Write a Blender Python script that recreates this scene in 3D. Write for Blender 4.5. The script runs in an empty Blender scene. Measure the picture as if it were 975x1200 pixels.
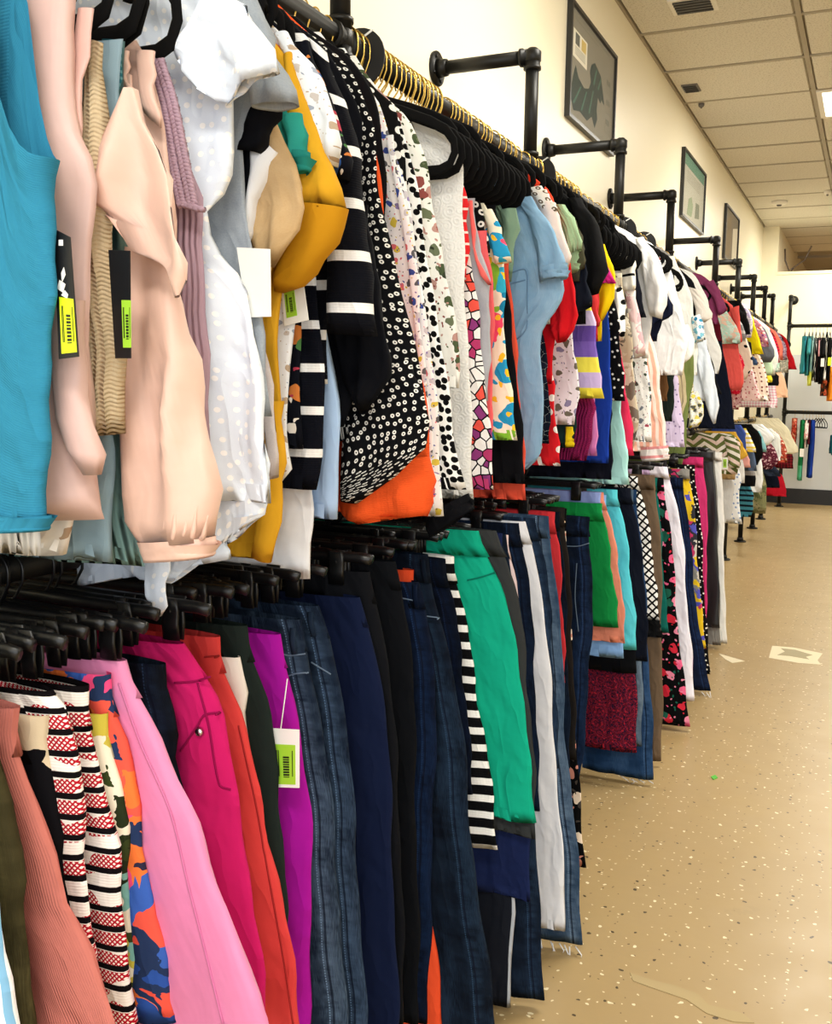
import bpy, bmesh, math, random
import numpy as np
from mathutils import Matrix, Vector
random.seed(7)
SC = bpy.context.scene
COL = SC.collection

# ------------------------------------------------------------------ camera
K = 0.8                                   # survey units -> metres
EYE = 1.43 * K
F, CX, CY = 1174.0, 487.5, 600.0
def _ray(px, py):
    v = np.array([px - CX, -(py - CY), -F]); return v / np.linalg.norm(v)
_Y = _ray(1024, 464); _X = -_ray(-2127, 419); _X = _X - _Y * (_X @ _Y); _X /= np.linalg.norm(_X)
RM = np.array([_X, _Y, np.cross(_X, _Y)])      # world = RM @ cam
cam = bpy.data.cameras.new('camera'); camo = bpy.data.objects.new('camera', cam); COL.objects.link(camo)
m4 = Matrix([list(RM[0]) + [0], list(RM[1]) + [0], list(RM[2]) + [EYE], [0, 0, 0, 1]])
camo.matrix_world = m4
cam.sensor_fit = 'HORIZONTAL'; cam.sensor_width = 36; cam.lens = F / 975 * 36; cam.clip_start = .02
SC.camera = camo
def onx(px, py, x):
    d = RM @ _ray(px, py); s = x / d[0]; return s * d[1], EYE + s * d[2]
def ony(px, py, y):
    d = RM @ _ray(px, py); s = y / d[1]; return s * d[0], EYE + s * d[2]
def onz(px, py, z):
    d = RM @ _ray(px, py); s = (z - EYE) / d[2]; return s * d[0], s * d[1]

# ------------------------------------------------------------------ world, lights, exposure
SC.view_settings.view_transform = 'Standard'
SC.view_settings.look = 'None'
SC.view_settings.gamma = 1
SC.view_settings.exposure = 0.0
W = bpy.data.worlds.new('world'); SC.world = W; W.use_nodes = True
W.node_tree.nodes['Background'].inputs[0].default_value = (0.93, 0.97, 1.0, 1)
W.node_tree.nodes['Background'].inputs[1].default_value = 0.72
def area(name, loc, rot, sx, sy, power, color=(1, .96, .88)):
    l = bpy.data.lights.new(name, 'AREA'); l.shape = 'RECTANGLE'; l.size = sx; l.size_y = sy
    l.energy = power; l.color = color
    o = bpy.data.objects.new(name, l); COL.objects.link(o); o.location = loc; o.rotation_euler = rot
    return o
CEIL = 3.6 * K
LIGHT_POS = [(-.53 + .79, 8.35), (-.53 + .79, 3.61), (-.53 + .79, -1.13), (-.53 + .79, 13.09),
             (4.2, 8.35), (4.2, 3.61), (4.2, -1.13), (4.2, 13.09)]
for lx, ly in LIGHT_POS:                       # fluorescent ceiling panels; those out of view are assumed
    area('panel_lamp', (lx * K, ly * K, CEIL - .03), (0, 0, 0), 1.15, .56, 56, (1, .965, .88))
area('assumed_back_room_lamp', (.8, 13.6, CEIL - .2), (0, 0, 0), 1.2, .6, 60, (1, .72, .45))  # unseen lamp, assumed from the warm tint of the far ceiling
area('assumed_daylight_fill', (1.4, -2.6, 1.5), (math.radians(84), 0, math.radians(10)), 5.5, 2.4, 105, (.95, .98, 1))  # area fill added behind the camera for assumed daylight; no window is built

# ------------------------------------------------------------------ materials
MATS = {}
def srgb(h):
    if isinstance(h, str):
        h = h.lstrip('#'); c = [int(h[i:i + 2], 16) / 255 for i in (0, 2, 4)]
        if max(c) < .36: c = [x * (.62 + max(c)) for x in c]
    else: c = list(h)
    return tuple(((x / 12.92) if x <= .04045 else ((x + .055) / 1.055) ** 2.4) for x in c) + (1,)
class NT:
    def __init__(s, name):
        s.m = bpy.data.materials.new(name); s.m.use_nodes = True
        s.t = s.m.node_tree; s.b = s.t.nodes['Principled BSDF']
        s.uv = s.n('ShaderNodeTexCoord').outputs['UV']
    def n(s, ty, **kw):
        nd = s.t.nodes.new(ty)
        for k, v in kw.items(): setattr(nd, k, v)
        return nd
    def lk(s, a, b): s.t.links.new(a, b)
    def val(s, inp, v):
        if hasattr(v, 'is_linked') or isinstance(v, bpy.types.NodeSocket): s.lk(v, inp)
        else: inp.default_value = v
    def math(s, op, a, b=0.0, c=None):
        nd = s.n('ShaderNodeMath', operation=op)
        s.val(nd.inputs[0], a); s.val(nd.inputs[1], b)
        if c is not None: s.val(nd.inputs[2], c)
        return nd.outputs[0]
    def mix(s, f, a, b):
        nd = s.n('ShaderNodeMix', data_type='RGBA')
        s.val(nd.inputs['Factor'], f); s.val(nd.inputs[6], a); s.val(nd.inputs[7], b)
        return nd.outputs[2]
    def noise(s, vec, scale, detail=2, rough=.5, dist=0):
        nd = s.n('ShaderNodeTexNoise'); s.lk(vec, nd.inputs['Vector'])
        nd.inputs['Scale'].default_value = scale; nd.inputs['Detail'].default_value = detail
        nd.inputs['Roughness'].default_value = rough; nd.inputs['Distortion'].default_value = dist
        return nd.outputs
    def vor(s, vec, scale, feat='F1', rnd=1.0):
        nd = s.n('ShaderNodeTexVoronoi', feature=feat, voronoi_dimensions='2D'); s.lk(vec, nd.inputs['Vector'])
        nd.inputs['Scale'].default_value = scale; nd.inputs['Randomness'].default_value = rnd
        return nd.outputs
    def sep(s, vec):
        nd = s.n('ShaderNodeSeparateXYZ'); s.lk(vec, nd.inputs[0]); return nd.outputs
    def comb(s, x, y, z=0.0):
        nd = s.n('ShaderNodeCombineXYZ'); s.val(nd.inputs[0], x); s.val(nd.inputs[1], y); s.val(nd.inputs[2], z); return nd.outputs[0]
    def warp(s, vec, scale, amt):
        nz = s.noise(vec, scale, 2)[1]
        a = s.n('ShaderNodeVectorMath', operation='SUBTRACT'); s.lk(nz, a.inputs[0]); a.inputs[1].default_value = (.5, .5, .5)
        b = s.n('ShaderNodeVectorMath', operation='SCALE'); s.lk(a.outputs[0], b.inputs[0]); b.inputs['Scale'].default_value = amt
        c = s.n('ShaderNodeVectorMath', operation='ADD'); s.lk(vec, c.inputs[0]); s.lk(b.outputs[0], c.inputs[1])
        return c.outputs[0]
    def ramp(s, f, stops, const=False):
        nd = s.n('ShaderNodeValToRGB'); s.lk(f, nd.inputs[0]); cr = nd.color_ramp
        if const: cr.interpolation = 'CONSTANT'
        cr.elements[0].position = stops[0][0]; cr.elements[0].color = stops[0][1]
        cr.elements[1].position = stops[1][0]; cr.elements[1].color = stops[1][1]
        for p, c in stops[2:]:
            e = cr.elements.new(p); e.color = c
        return nd.outputs[0]
    def pal(s, f, cols):
        n = len(cols); return s.ramp(f, [(i / n, srgb(c)) for i, c in enumerate(cols)] if n > 1 else [(0, srgb(cols[0])), (1, srgb(cols[0]))], True)
    def bump(s, h, strength=.3, dist=.002):
        nd = s.n('ShaderNodeBump'); nd.inputs['Strength'].default_value = strength; nd.inputs['Distance'].default_value = dist
        s.lk(h, nd.inputs['Height'])
        if s.b.inputs['Normal'].is_linked:
            s.lk(s.b.inputs['Normal'].links[0].from_socket, nd.inputs['Normal'])
        s.lk(nd.outputs[0], s.b.inputs['Normal'])

def M(kind, *a, fin='cotton', **kw):
    key = (kind, a, fin, tuple(sorted(kw.items())))
    if key in MATS: return MATS[key]
    t = NT(kind + '_fabric'); uv = t.uv; X = t.sep(uv); u, v = X[0], X[1]
    col = None
    def lt(x, y): return t.math('LESS_THAN', x, y)
    if kind == 'solid': col = srgb(a[0])
    elif kind == 'hstripe':            # bg, fg, period, frac
        f = t.math('FRACT', t.math('DIVIDE', v, a[2])); col = t.mix(lt(f, a[3]), srgb(a[0]), srgb(a[1]))
    elif kind == 'vstripe':
        w = t.sep(t.warp(uv, 6, .01))[0]
        f = t.math('FRACT', t.math('DIVIDE', w, a[2])); col = t.mix(lt(f, a[3]), srgb(a[0]), srgb(a[1]))
    elif kind == 'multistripe':        # period, colours...
        f = t.math('FRACT', t.math('DIVIDE', v, a[0])); col = t.pal(f, a[1:])
    elif kind == 'chevron':
        f = t.math('FRACT', t.math('DIVIDE', t.math('ADD', v, t.math('MULTIPLY', t.math('PINGPONG', u, .06), .7)), a[0])); col = t.pal(f, a[1:])
    elif kind == 'dots':               # bg, fg, scale, size, randomness
        o = t.vor(uv, a[2], rnd=a[4] if len(a) > 4 else 0.0); col = t.mix(lt(o['Distance'], a[3]), srgb(a[0]), srgb(a[1]))
    elif kind == 'rings':
        o = t.vor(uv, a[2], rnd=.55); d = t.math('ABSOLUTE', t.math('SUBTRACT', o['Distance'], a[3]))
        col = t.mix(lt(d, a[3] * .45), srgb(a[0]), srgb(a[1]))
    elif kind == 'floral':             # bg, scale, size, colours...
        a = (a[0], a[1] * 1.5) + a[2:]
        w = t.warp(uv, a[1] * 1.3, .7 / a[1]); o = t.vor(w, a[1]); c = t.pal(t.sep(o['Color'])[0], a[3:])
        base = t.mix(lt(o['Distance'], a[2]), srgb(a[0]), c)
        w2 = t.warp(uv, a[1] * 2, .5 / a[1]); o2 = t.vor(w2, a[1] * 2.3); c2 = t.pal(t.sep(o2['Color'])[1], a[3:])
        col = t.mix(lt(o2['Distance'], a[2] * .55), base, c2)
    elif kind == 'blotch':             # scale, colours...
        w = t.warp(t.warp(uv, a[0] * 1.2, 1.3 / a[0]), a[0] * 4, .35 / a[0]); o = t.vor(w, a[0] * 1.15); col = t.pal(t.sep(o['Color'])[0], a[1:])
        o2 = t.vor(w, a[0] * 2.9); col = t.mix(t.math('MULTIPLY', lt(o2['Distance'], .34), t.math('GREATER_THAN', t.sep(o2['Color'])[2], .45)), col, t.pal(t.sep(o2['Color'])[1], a[1:]))
    elif kind == 'geo':                # scale, line colour, line width, colours...
        w = t.warp(uv, a[0] * .5, .3 / a[0])
        o = t.vor(w, a[0]); e = t.vor(w, a[0], 'DISTANCE_TO_EDGE')
        col = t.mix(lt(e[0], a[2]), t.pal(t.sep(o['Color'])[0], a[3:]), srgb(a[1]))
    elif kind == 'suzani':             # medallions
        o = t.vor(uv, a[0], rnd=.7); r = t.math('MULTIPLY', t.math('ADD', o['Distance'], t.math('MULTIPLY', t.noise(uv, a[0] * 5, 2)[0], .35)), 4.5)
        f = t.math('FRACT', t.math('ADD', r, t.sep(o['Color'])[0])); base = t.pal(f, a[1:])
        w = t.warp(uv, 30, .02); o2 = t.vor(w, a[0] * 4); col = t.mix(lt(o2['Distance'], .22), base, t.pal(t.sep(o2['Color'])[1], a[1:]))
    elif kind == 'lattice':            # bg, line, scale, width
        p = t.math('FRACT', t.math('MULTIPLY', t.math('ADD', u, v), a[2])); q = t.math('FRACT', t.math('MULTIPLY', t.math('SUBTRACT', u, v), a[2]))
        col = t.mix(t.math('MAXIMUM', lt(p, a[3]), lt(q, a[3])), srgb(a[0]), srgb(a[1]))
    elif kind == 'plaid':              # bg, c1, scale
        p = lt(t.math('FRACT', t.math('MULTIPLY', u, a[2])), .45); q = lt(t.math('FRACT', t.math('MULTIPLY', v, a[2])), .45)
        col = t.mix(t.math('MULTIPLY', t.math('ADD', p, q), .5), srgb(a[0]), srgb(a[1]))
    elif kind == 'stitch':             # black stripes on white with red cross stitch bands
        f = t.math('FRACT', t.math('DIVIDE', v, .021)); base = t.mix(lt(f, .30), srgb('f4efe9'), srgb('141014'))
        nz = t.noise(t.comb(t.math('MULTIPLY', u, .45), v), 26, 1)[0]
        p = t.math('FRACT', t.math('MULTIPLY', t.math('ADD', u, v), 190)); q = t.math('FRACT', t.math('MULTIPLY', t.math('SUBTRACT', u, v), 190))
        h = t.math('MAXIMUM', lt(p, .45), lt(q, .45)); k = t.math('MULTIPLY', h, t.math('GREATER_THAN', nz, .48))
        k = t.math('MULTIPLY', k, t.math('GREATER_THAN', f, .34))
        col = t.mix(k, base, srgb('b01428'))
    elif kind == 'heather':
        nz = t.noise(uv, 500, 2)[0]; nz2 = t.noise(uv, 60, 3)[0]
        col = t.mix(t.math('MULTIPLY', t.math('ADD', nz, nz2), .55), srgb(a[0]), srgb(a[1]))
    elif kind == 'ombre':
        col = t.ramp(t.math('DIVIDE', v, a[0]), [(i / max(1, len(a) - 2), srgb(c)) for i, c in enumerate(a[1:])])
    elif kind == 'denim':              # base, light
        st = t.noise(t.comb(t.math('MULTIPLY', u, 900), t.math('MULTIPLY', v, 60)), 1, 3)[0]
        big = t.noise(t.comb(t.math('MULTIPLY', u, 14), t.math('MULTIPLY', v, 3)), 1, 3)[0]
        f = t.math('ADD', t.math('MULTIPLY', t.math('SUBTRACT', st, .42), .7), t.math('MULTIPLY', t.math('SUBTRACT', big, .5), 1.9))
        nd = t.n('ShaderNodeClamp'); t.lk(f, nd.inputs[0])
        col = t.mix(nd.outputs[0], srgb(a[0]), srgb(a[1]))
        wk = t.noise(t.warp(t.comb(t.math('MULTIPLY', u, 9), t.math('MULTIPLY', v, 26)), 1.5, .8), 1, 3)[0]
        col = t.mix(t.math('MULTIPLY', t.math('SUBTRACT', wk, .42), .5), col, srgb(a[1]))
        sd = kw.get('seam', .02)
        d = t.math('ABSOLUTE', t.math('SUBTRACT', u, sd))
        puck = t.noise(t.comb(t.math('MULTIPLY', u, 30), t.math('MULTIPLY', v, 110)), 1, 2)[0]
        nd = t.n('ShaderNodeClamp'); t.lk(t.math('SUBTRACT', 1, t.math('MULTIPLY', d, 75)), nd.inputs[0])
        col = t.mix(t.math('MULTIPLY', t.math('MULTIPLY', nd.outputs[0], t.math('SUBTRACT', t.math('MULTIPLY', puck, 1.6), .5)), .7), col, srgb(a[1]))
        col = t.mix(t.math('MULTIPLY', lt(d, .0016), .8), col, (0.004, .006, .015, 1))
        d3 = t.math('ABSOLUTE', t.math('SUBTRACT', u, sd + .005)); dash = lt(t.math('FRACT', t.math('MULTIPLY', v, 260)), .65)
        col = t.mix(t.math('MULTIPLY', t.math('MULTIPLY', lt(d3, .0008), dash), .8), col, srgb(a[1]))
        t.bump(t.math('MULTIPLY', lt(d, .004), 1), .5, .002)
        t.bump(st, .35, .001)
    if isinstance(col, tuple):
        nz = t.noise(uv, 45, 3)[0]
        d = tuple(x * .88 for x in col[:3]) + (1,); col = t.mix(nz, col, d)
    t.lk(col, t.b.inputs['Base Color'])
    t.b.inputs['Roughness'].default_value = .88
    t.b.inputs['Specular IOR Level'].default_value = .08
    if fin == 'satin':
        t.b.inputs['Roughness'].default_value = .42; t.b.inputs['Specular IOR Level'].default_value = .45
        t.b.inputs['Sheen Weight'].default_value = .15
    elif fin == 'knit':
        w = t.math('SINE', t.math('MULTIPLY', v, 2100)); w2 = t.math('SINE', t.math('MULTIPLY', u, 1200))
        t.bump(t.math('ADD', w, t.math('MULTIPLY', w2, .5)), .22, .0008)
    elif fin == 'chunky':
        ww = t.sep(t.warp(uv, 60, .003))
        w = t.math('MULTIPLY', t.math('ABSOLUTE', t.math('SINE', t.math('MULTIPLY', ww[0], 380))), 2.2)
        w2 = t.math('SINE', t.math('ADD', t.math('MULTIPLY', ww[1], 1500), t.math('MULTIPLY', w, 1.5)))
        t.bump(t.math('ADD', w, t.math('MULTIPLY', w2, .35)), .8, .0022)
    elif fin == 'rib':
        t.bump(t.math('SINE', t.math('MULTIPLY', u, 900)), .6, .002)
    elif fin == 'pleat':
        t.bump(t.math('SINE', t.math('MULTIPLY', t.sep(t.warp(uv, 12, .008))[0], 420)), .9, .004)
    elif fin == 'cord':
        t.bump(t.math('SINE', t.math('MULTIPLY', u, 2600)), .4, .001)
    elif fin == 'swiss':
        o = t.vor(uv, 50, rnd=.45); t.bump(t.math('LESS_THAN', o['Distance'], .22), .8, .002)
    elif fin == 'lace':
        o = t.vor(uv, 50, rnd=.5); t.bump(t.math('SINE', t.math('MULTIPLY', o['Distance'], 22)), .35, .0015); t.bump(t.noise(uv, 200, 2)[0], .5, .002)
    elif fin == 'sequin':
        o = t.vor(uv, 260, rnd=1); t.bump(o['Distance'], .9, .002); t.b.inputs['Metallic'].default_value = .6; t.b.inputs['Roughness'].default_value = .3
    if fin not in ('satin',):
        t.bump(t.noise(uv, 14, 3)[0], .4, .012)
        cr = t.noise(t.warp(t.comb(t.math('MULTIPLY', u, 16), t.math('MULTIPLY', v, 5.5)), 1.2, .9), 1, 2)[0]
        t.bump(t.math('ABSOLUTE', t.math('SUBTRACT', cr, .5)), .55, .035)
        t.bump(t.noise(uv, 900, 1)[0], .12, .001)
    else:
        t.bump(t.noise(t.comb(t.math('MULTIPLY', u, 22), t.math('MULTIPLY', v, 5)), 1, 3)[0], .35, .012)
    MATS[key] = t.m
    return t.m

def plain(name, c, rough=.5, metal=0.0, spec=.5, emit=None):
    if name in MATS: return MATS[name]
    m = bpy.data.materials.new(name); m.use_nodes = True; b = m.node_tree.nodes['Principled BSDF']
    b.inputs['Base Color'].default_value = srgb(c); b.inputs['Roughness'].default_value = rough
    b.inputs['Metallic'].default_value = metal; b.inputs['Specular IOR Level'].default_value = spec
    if emit:
        b.inputs['Emission Color'].default_value = srgb(c); b.inputs['Emission Strength'].default_value = emit
    else:
        n = m.node_tree.nodes.new('ShaderNodeTexNoise'); n.inputs['Scale'].default_value = 60; n.inputs['Detail'].default_value = 3
        mr = m.node_tree.nodes.new('ShaderNodeMapRange'); mr.inputs[3].default_value = max(0, rough - .08); mr.inputs[4].default_value = min(1, rough + .08)
        m.node_tree.links.new(n.outputs[0], mr.inputs[0]); m.node_tree.links.new(mr.outputs[0], b.inputs['Roughness'])
    MATS[name] = m
    return m

# ------------------------------------------------------------------ object helpers
def link_mesh(name, verts, faces, mat, parent=None, uvs=None, smooth=True, loc=None):
    me = bpy.data.meshes.new(name); me.from_pydata([tuple(map(float, p)) for p in verts], [], faces)
    if uvs is not None:
        ul = me.uv_layers.new(name='UVMap')
        fi = np.empty(len(me.loops), dtype=np.int32); me.loops.foreach_get('vertex_index', fi)
        ul.data.foreach_set('uv', np.asarray(uvs, dtype=np.float32)[fi].ravel())
    if smooth: me.polygons.foreach_set('use_smooth', [True] * len(me.polygons))
    if mat: me.materials.append(mat)
    o = bpy.data.objects.new(name, me); COL.objects.link(o)
    if parent is not None: o.parent = parent
    if loc is not None: o.location = loc
    return o
def tag(o, label=None, cat=None, group=None, kind=None):
    if label: o['label'] = label
    if cat: o['category'] = cat
    if group: o['group'] = group
    if kind: o['kind'] = kind
    return o
def empty(name, loc=(0, 0, 0)):
    o = bpy.data.objects.new(name, None); COL.objects.link(o); o.location = loc; o.empty_display_size = .05
    return o
class MB:
    def __init__(s): s.v = []; s.f = []
    def box(s, x0, x1, y0, y1, z0, z1):
        b = len(s.v)
        s.v += [(x0, y0, z0), (x1, y0, z0), (x1, y1, z0), (x0, y1, z0), (x0, y0, z1), (x1, y0, z1), (x1, y1, z1), (x0, y1, z1)]
        s.f += [tuple(b + i for i in q) for q in ((0, 3, 2, 1), (4, 5, 6, 7), (0, 1, 5, 4), (1, 2, 6, 5), (2, 3, 7, 6), (3, 0, 4, 7))]
        return s
    def tube(s, pts, r, n=10, closed=False, ry=None, cap=True):
        """sweep an ellipse (r, ry) along pts; ry is the half thickness along world y when given"""
        P = [np.array(p, float) for p in pts]; b = len(s.v); m = len(P)
        for i, p in enumerate(P):
            a = P[(i - 1) % m] if (closed or i > 0) else p; c = P[(i + 1) % m] if (closed or i < m - 1) else p
            t = c - a; t /= (np.linalg.norm(t) or 1)
            ref = np.array([0, 1., 0]) if abs(t[1]) < .9 else np.array([1., 0, 0])
            n1 = np.cross(t, ref); n1 /= np.linalg.norm(n1); n2 = np.cross(t, n1)
            rr = r[i] if isinstance(r, (list, tuple)) else r; r2 = ry if ry is not None else rr
            for k in range(n):
                g = 2 * math.pi * k / n; q = p + n1 * rr * math.cos(g) + n2 * r2 * math.sin(g); s.v.append(tuple(q))
        for i in range(m if closed else m - 1):
            for k in range(n):
                j = (i + 1) % m; s.f.append((b + i * n + k, b + i * n + (k + 1) % n, b + j * n + (k + 1) % n, b + j * n + k))
        if cap and not closed:
            s.f.append(tuple(b + k for k in range(n))[::-1]); s.f.append(tuple(b + (m - 1) * n + k for k in range(n)))
        return s
    def build(s, name, mat, parent=None, smooth=True, loc=None):
        return link_mesh(name, s.v, s.f, mat, parent, None, smooth, loc)
def share(name, src, parent, loc=(0, 0, 0), rot=None):
    o = bpy.data.objects.new(name, src.data if hasattr(src, 'data') else src); COL.objects.link(o); o.parent = parent; o.location = loc
    if rot: o.rotation_euler = rot
    return o

def catmull(P, n):
    P = np.array(P, float); m = len(P)
    if m == 2: return np.array([P[0] + (P[1] - P[0]) * t for t in np.linspace(0, 1, n)])
    d = np.r_[0, np.cumsum(np.maximum(1e-6, np.linalg.norm(np.diff(P[:, :4], axis=0), axis=1)))]; d /= d[-1]
    out = []
    for t in np.linspace(0, 1, n):
        i = min(m - 2, max(0, np.searchsorted(d, t, side='right') - 1)); w = (t - d[i]) / (d[i + 1] - d[i])
        p1, p2 = P[i], P[i + 1]
        def tan(j):
            if j == 0: return (P[1] - P[0]) / (d[1] - d[0])
            if j == m - 1: return (P[-1] - P[-2]) / (d[-1] - d[-2])
            return (P[j + 1] - P[j - 1]) / (d[j + 1] - d[j - 1])
        h = d[i + 1] - d[i]; m1, m2 = tan(i) * h * .8, tan(i + 1) * h * .8
        out.append((2 * w**3 - 3 * w**2 + 1) * p1 + (w**3 - 2 * w**2 + w) * m1 + (-2 * w**3 + 3 * w**2) * p2 + (w**3 - w**2) * m2)
    return np.array(out)

def cloth_loft(rows, y, th, amp, lam, seed, na=32, lip=True, grow=True, thend=None, th0=None, wob=.0025, armhole=None):
    """rows: array (xl,zl,xr,zr[,dy]) -> verts, faces, uvs of a flattened hanging tube with folds"""
    rng = random.Random(seed); ph = [b0 + rng.uniform(-.35, .35) for b0 in (.7, 2.1, 4.0, 1.2, 5.1, 3.3)]   # neighbours nest: nearly the same folds
    n = len(rows); V = []; UV = []; run = 0; prev = None
    ks = np.arange(na + 1) / na * 2 * np.pi
    for i, r in enumerate(rows):
        s = i / (n - 1); L = np.array([r[0], r[1]]); R = np.array([r[2], r[3]]); Wd = np.linalg.norm(R - L)
        mid = R * .8 + L * .2
        if prev is not None: run += np.linalg.norm(mid - prev)
        prev = mid
        t0 = th if th0 is None else th0; t1 = th if thend is None else thend
        b = (t0 + (th - t0) * min(1, s / .25)) if s < .25 else th + (t1 - th) * max(0, (s - .6) / .4)
        b = min(b, Wd * .48)
        u = (1 - np.cos(ks)) / 2; sn = np.sin(ks)
        g = (.25 + .75 * s) if grow else .6 + .4 * math.sin(s * 3.14)
        x = u * Wd; X0 = x + L[0] + 1.2
        f = amp * g * (.6 * np.sin(X0 / lam * 6.283 + ph[0] + 1.3 * math.sin(s * 2.6 + ph[1])) + .5 * np.sin(X0 / lam * 3.3 + ph[2] + s * 1.8) + .25 * np.sin(X0 / lam * 11 + ph[3]))
        f = f + amp * g * .9 * (np.abs(np.sin(X0 / lam * 2.1 + ph[4] + s * 1.1)) - .64)
        q = amp * .35 * g * np.sin(X0 / lam * 8 + s * 9 + ph[4])
        yo = f - np.sign(sn) * np.abs(sn) ** .75 * b - np.where(sn > 0, q, -q)
        dy = r[4] if len(r) > 4 else 0
        wx = wob * math.sin(s * 14 + ph[5]) + wob * .7 * math.sin(s * 31 + ph[1])
        for k in range(na + 1):
            p = L + (R - L) * u[k]
            if armhole:
                dd = max(0, (u[k] - armhole[0]) / (1 - armhole[0])); dd = (1 - (1 - min(1, dd)) ** 2.6) ** .6
                p = np.array([p[0], p[1] - armhole[1] * dd * (1 - s) ** 1.15])
            V.append((p[0] + wx * u[k], y + dy + yo[k], p[1])); UV.append((Wd - x[k] if k <= na / 2 else x[k] - Wd, run))
    if lip:                                           # turned-in hem: real cloth thickness at the opening
        for q in (1, 2):
            c = len(V) - (na + 1) * q if q == 1 else len(V) - (na + 1) * 1
            base = [V[(n - 1) * (na + 1) + k] for k in range(na + 1)]
            up = [V[(n - 2) * (na + 1) + k] for k in range(na + 1)]
            cx = sum(p[0] for p in base) / len(base); cy = sum(p[1] for p in base) / len(base)
            for k in range(na + 1):
                p = np.array(base[k]); w = np.array(up[k]); dd = w - p; l = np.linalg.norm(dd) or 1
                inn = np.array([cx - p[0], (cy - p[1]), 0]); li = np.linalg.norm(inn) or 1
                o = p + inn / li * .0018 * q + dd / l * (.003 if q == 1 else .02); V.append(tuple(o)); UV.append(UV[(n - 1) * (na + 1) + k])
    rowsn = n + (2 if lip else 0); Fc = []
    for i in range(rowsn - 1):
        for k in range(na):
            a = i * (na + 1) + k; Fc.append((a, a + 1, a + na + 2, a + na + 1))
    return V, Fc, UV

RX, RZU, RZL = -1.1 * K, 2.18 * K, 1.172 * K       # rail line
WALLX = -1.45 * K
def rungs_to_rows(rungs, y, hwmax=.21, hwmin=.07, lean=.5, collar=None):
    P = []
    for r in rungs:
        if len(r) in (2, 3):
            dy = (r[2] if len(r) == 3 else 0); x, z = ony(r[0], r[1], y + dy); hw = x - RX
            w = min(hwmax, max(hwmin, hw)); xl = RX - w + max(0, hw - hwmax) * lean
            xl = max(WALLX + .015, xl)
            if xl > x - .05: xl = x - .05
            P.append((xl, z, x, z, dy))
        else:
            dy = r[4] if len(r) > 4 else 0
            a = ony(r[0], r[1], y + dy); b = ony(r[2], r[3], y + dy); P.append((a[0], a[1], b[0], b[1], dy))
    P = [(a[0], max(a[1], .012), a[2], max(a[3], .012)) + tuple(a[4:]) for a in P]
    if collar and P[0][3] < collar - .06:
        P.insert(0, (RX - .05, collar - .048, RX + .055, collar - .048, 0))
    L = sum(np.hypot(P[i + 1][2] - P[i][2], P[i + 1][3] - P[i][3]) for i in range(len(P) - 1))
    n = int(min(40, max(7, L / .022)))
    return catmull(P, n)
SEED = [0]
def piece(name, mat, rungs, y, parent, th=.012, amp=.006, lam=.09, na=32, origin=(0, 0, 0), far=False, **kw):
    SEED[0] += 1
    hw = {k: kw.pop(k) for k in ('hwmax', 'hwmin', 'lean', 'collar') if k in kw}
    rows = rungs_to_rows(rungs, y, **hw)
    if far: na = 16; rows = rows[::2] if len(rows) > 12 else rows
    V, Fc, UV = cloth_loft(rows, y, th, amp, lam, SEED[0], na=na, **kw)
    V = [(a - origin[0], b - origin[1], c - origin[2]) for a, b, c in V]
    return link_mesh(name, V, Fc, mat, parent, UV)

# ------------------------------------------------------------------ hangers
BLK = plain('black_velvet', '101011', .95, spec=.15); GOLD = plain('gold_wire', 'd9b45c', .28, 1.0)
PIPE = plain('black_pipe', '23221f', .45, .3, .4); CLIP = plain('black_plastic', '0d0e11', .38); STEEL = plain('spring_steel', '8a8a8c', .3, 1)
def hook_pts(r=.023, drop=.075, n=14):
    P = [(-r * math.cos(a), 0, r * math.sin(a)) for a in np.linspace(-.5, math.pi * 1.0, n)]
    P += [(r * .98, 0, -.012), (r * .6, 0, -.03), (0.002, 0, -.042), (0, 0, -drop)]
    return P
_h = empty('velvet_hanger', (0, 0, 0))
vh_hook = MB().tube(hook_pts(), .0017, 6).build('hook', GOLD, _h)
def velvet_body():
    half = [(0, -.073), (.05, -.083), (.11, -.10), (.165, -.118), (.196, -.132), (.211, -.148), (.213, -.163), (.204, -.178), (.185, -.184), (.1, -.184)]
    pts = [(x, 0, z) for x, z in half] + [(-x, 0, z) for x, z in half[::-1] if x > 0]
    return MB().tube(pts, .007, 8, closed=True, ry=.0032)
vh_body = velvet_body().build('hanger_body', BLK, _h)
_c = empty('clip_hanger', (0, 0, 0))
ch_hook = MB().tube(hook_pts(.022, .042), .0016, 6).build('hook', CLIP, _c)
ch_bar = MB().tube([(-.150, 0, -.043), (-.14, 0, -.041), (0, 0, -.040), (.14, 0, -.041), (.150, 0, -.043)], .0075, 8, ry=.005).build('bar', CLIP, _c)
def clip_mb():
    m = MB()
    for s in (-1, 1):
        m.v += []; b = len(m.v)
        m.tube([(0, s * .009, .010), (0, s * .0045, -.006), (0, s * .006, -.020), (0, s * .0035, -.040)], .0085, 8, ry=.0018)
    m.tube([(0, 0.006 * math.cos(a), -.006 + .006 * math.sin(a)) for a in np.linspace(0, 5.2, 10)], .0014, 5)
    return m
ch_clip = clip_mb().build('clip', CLIP, _c, loc=(.115, 0, -.042))
share('clip', ch_clip, _c, (-.115, 0, -.042))
used = {'v': False, 'c': False}
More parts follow.
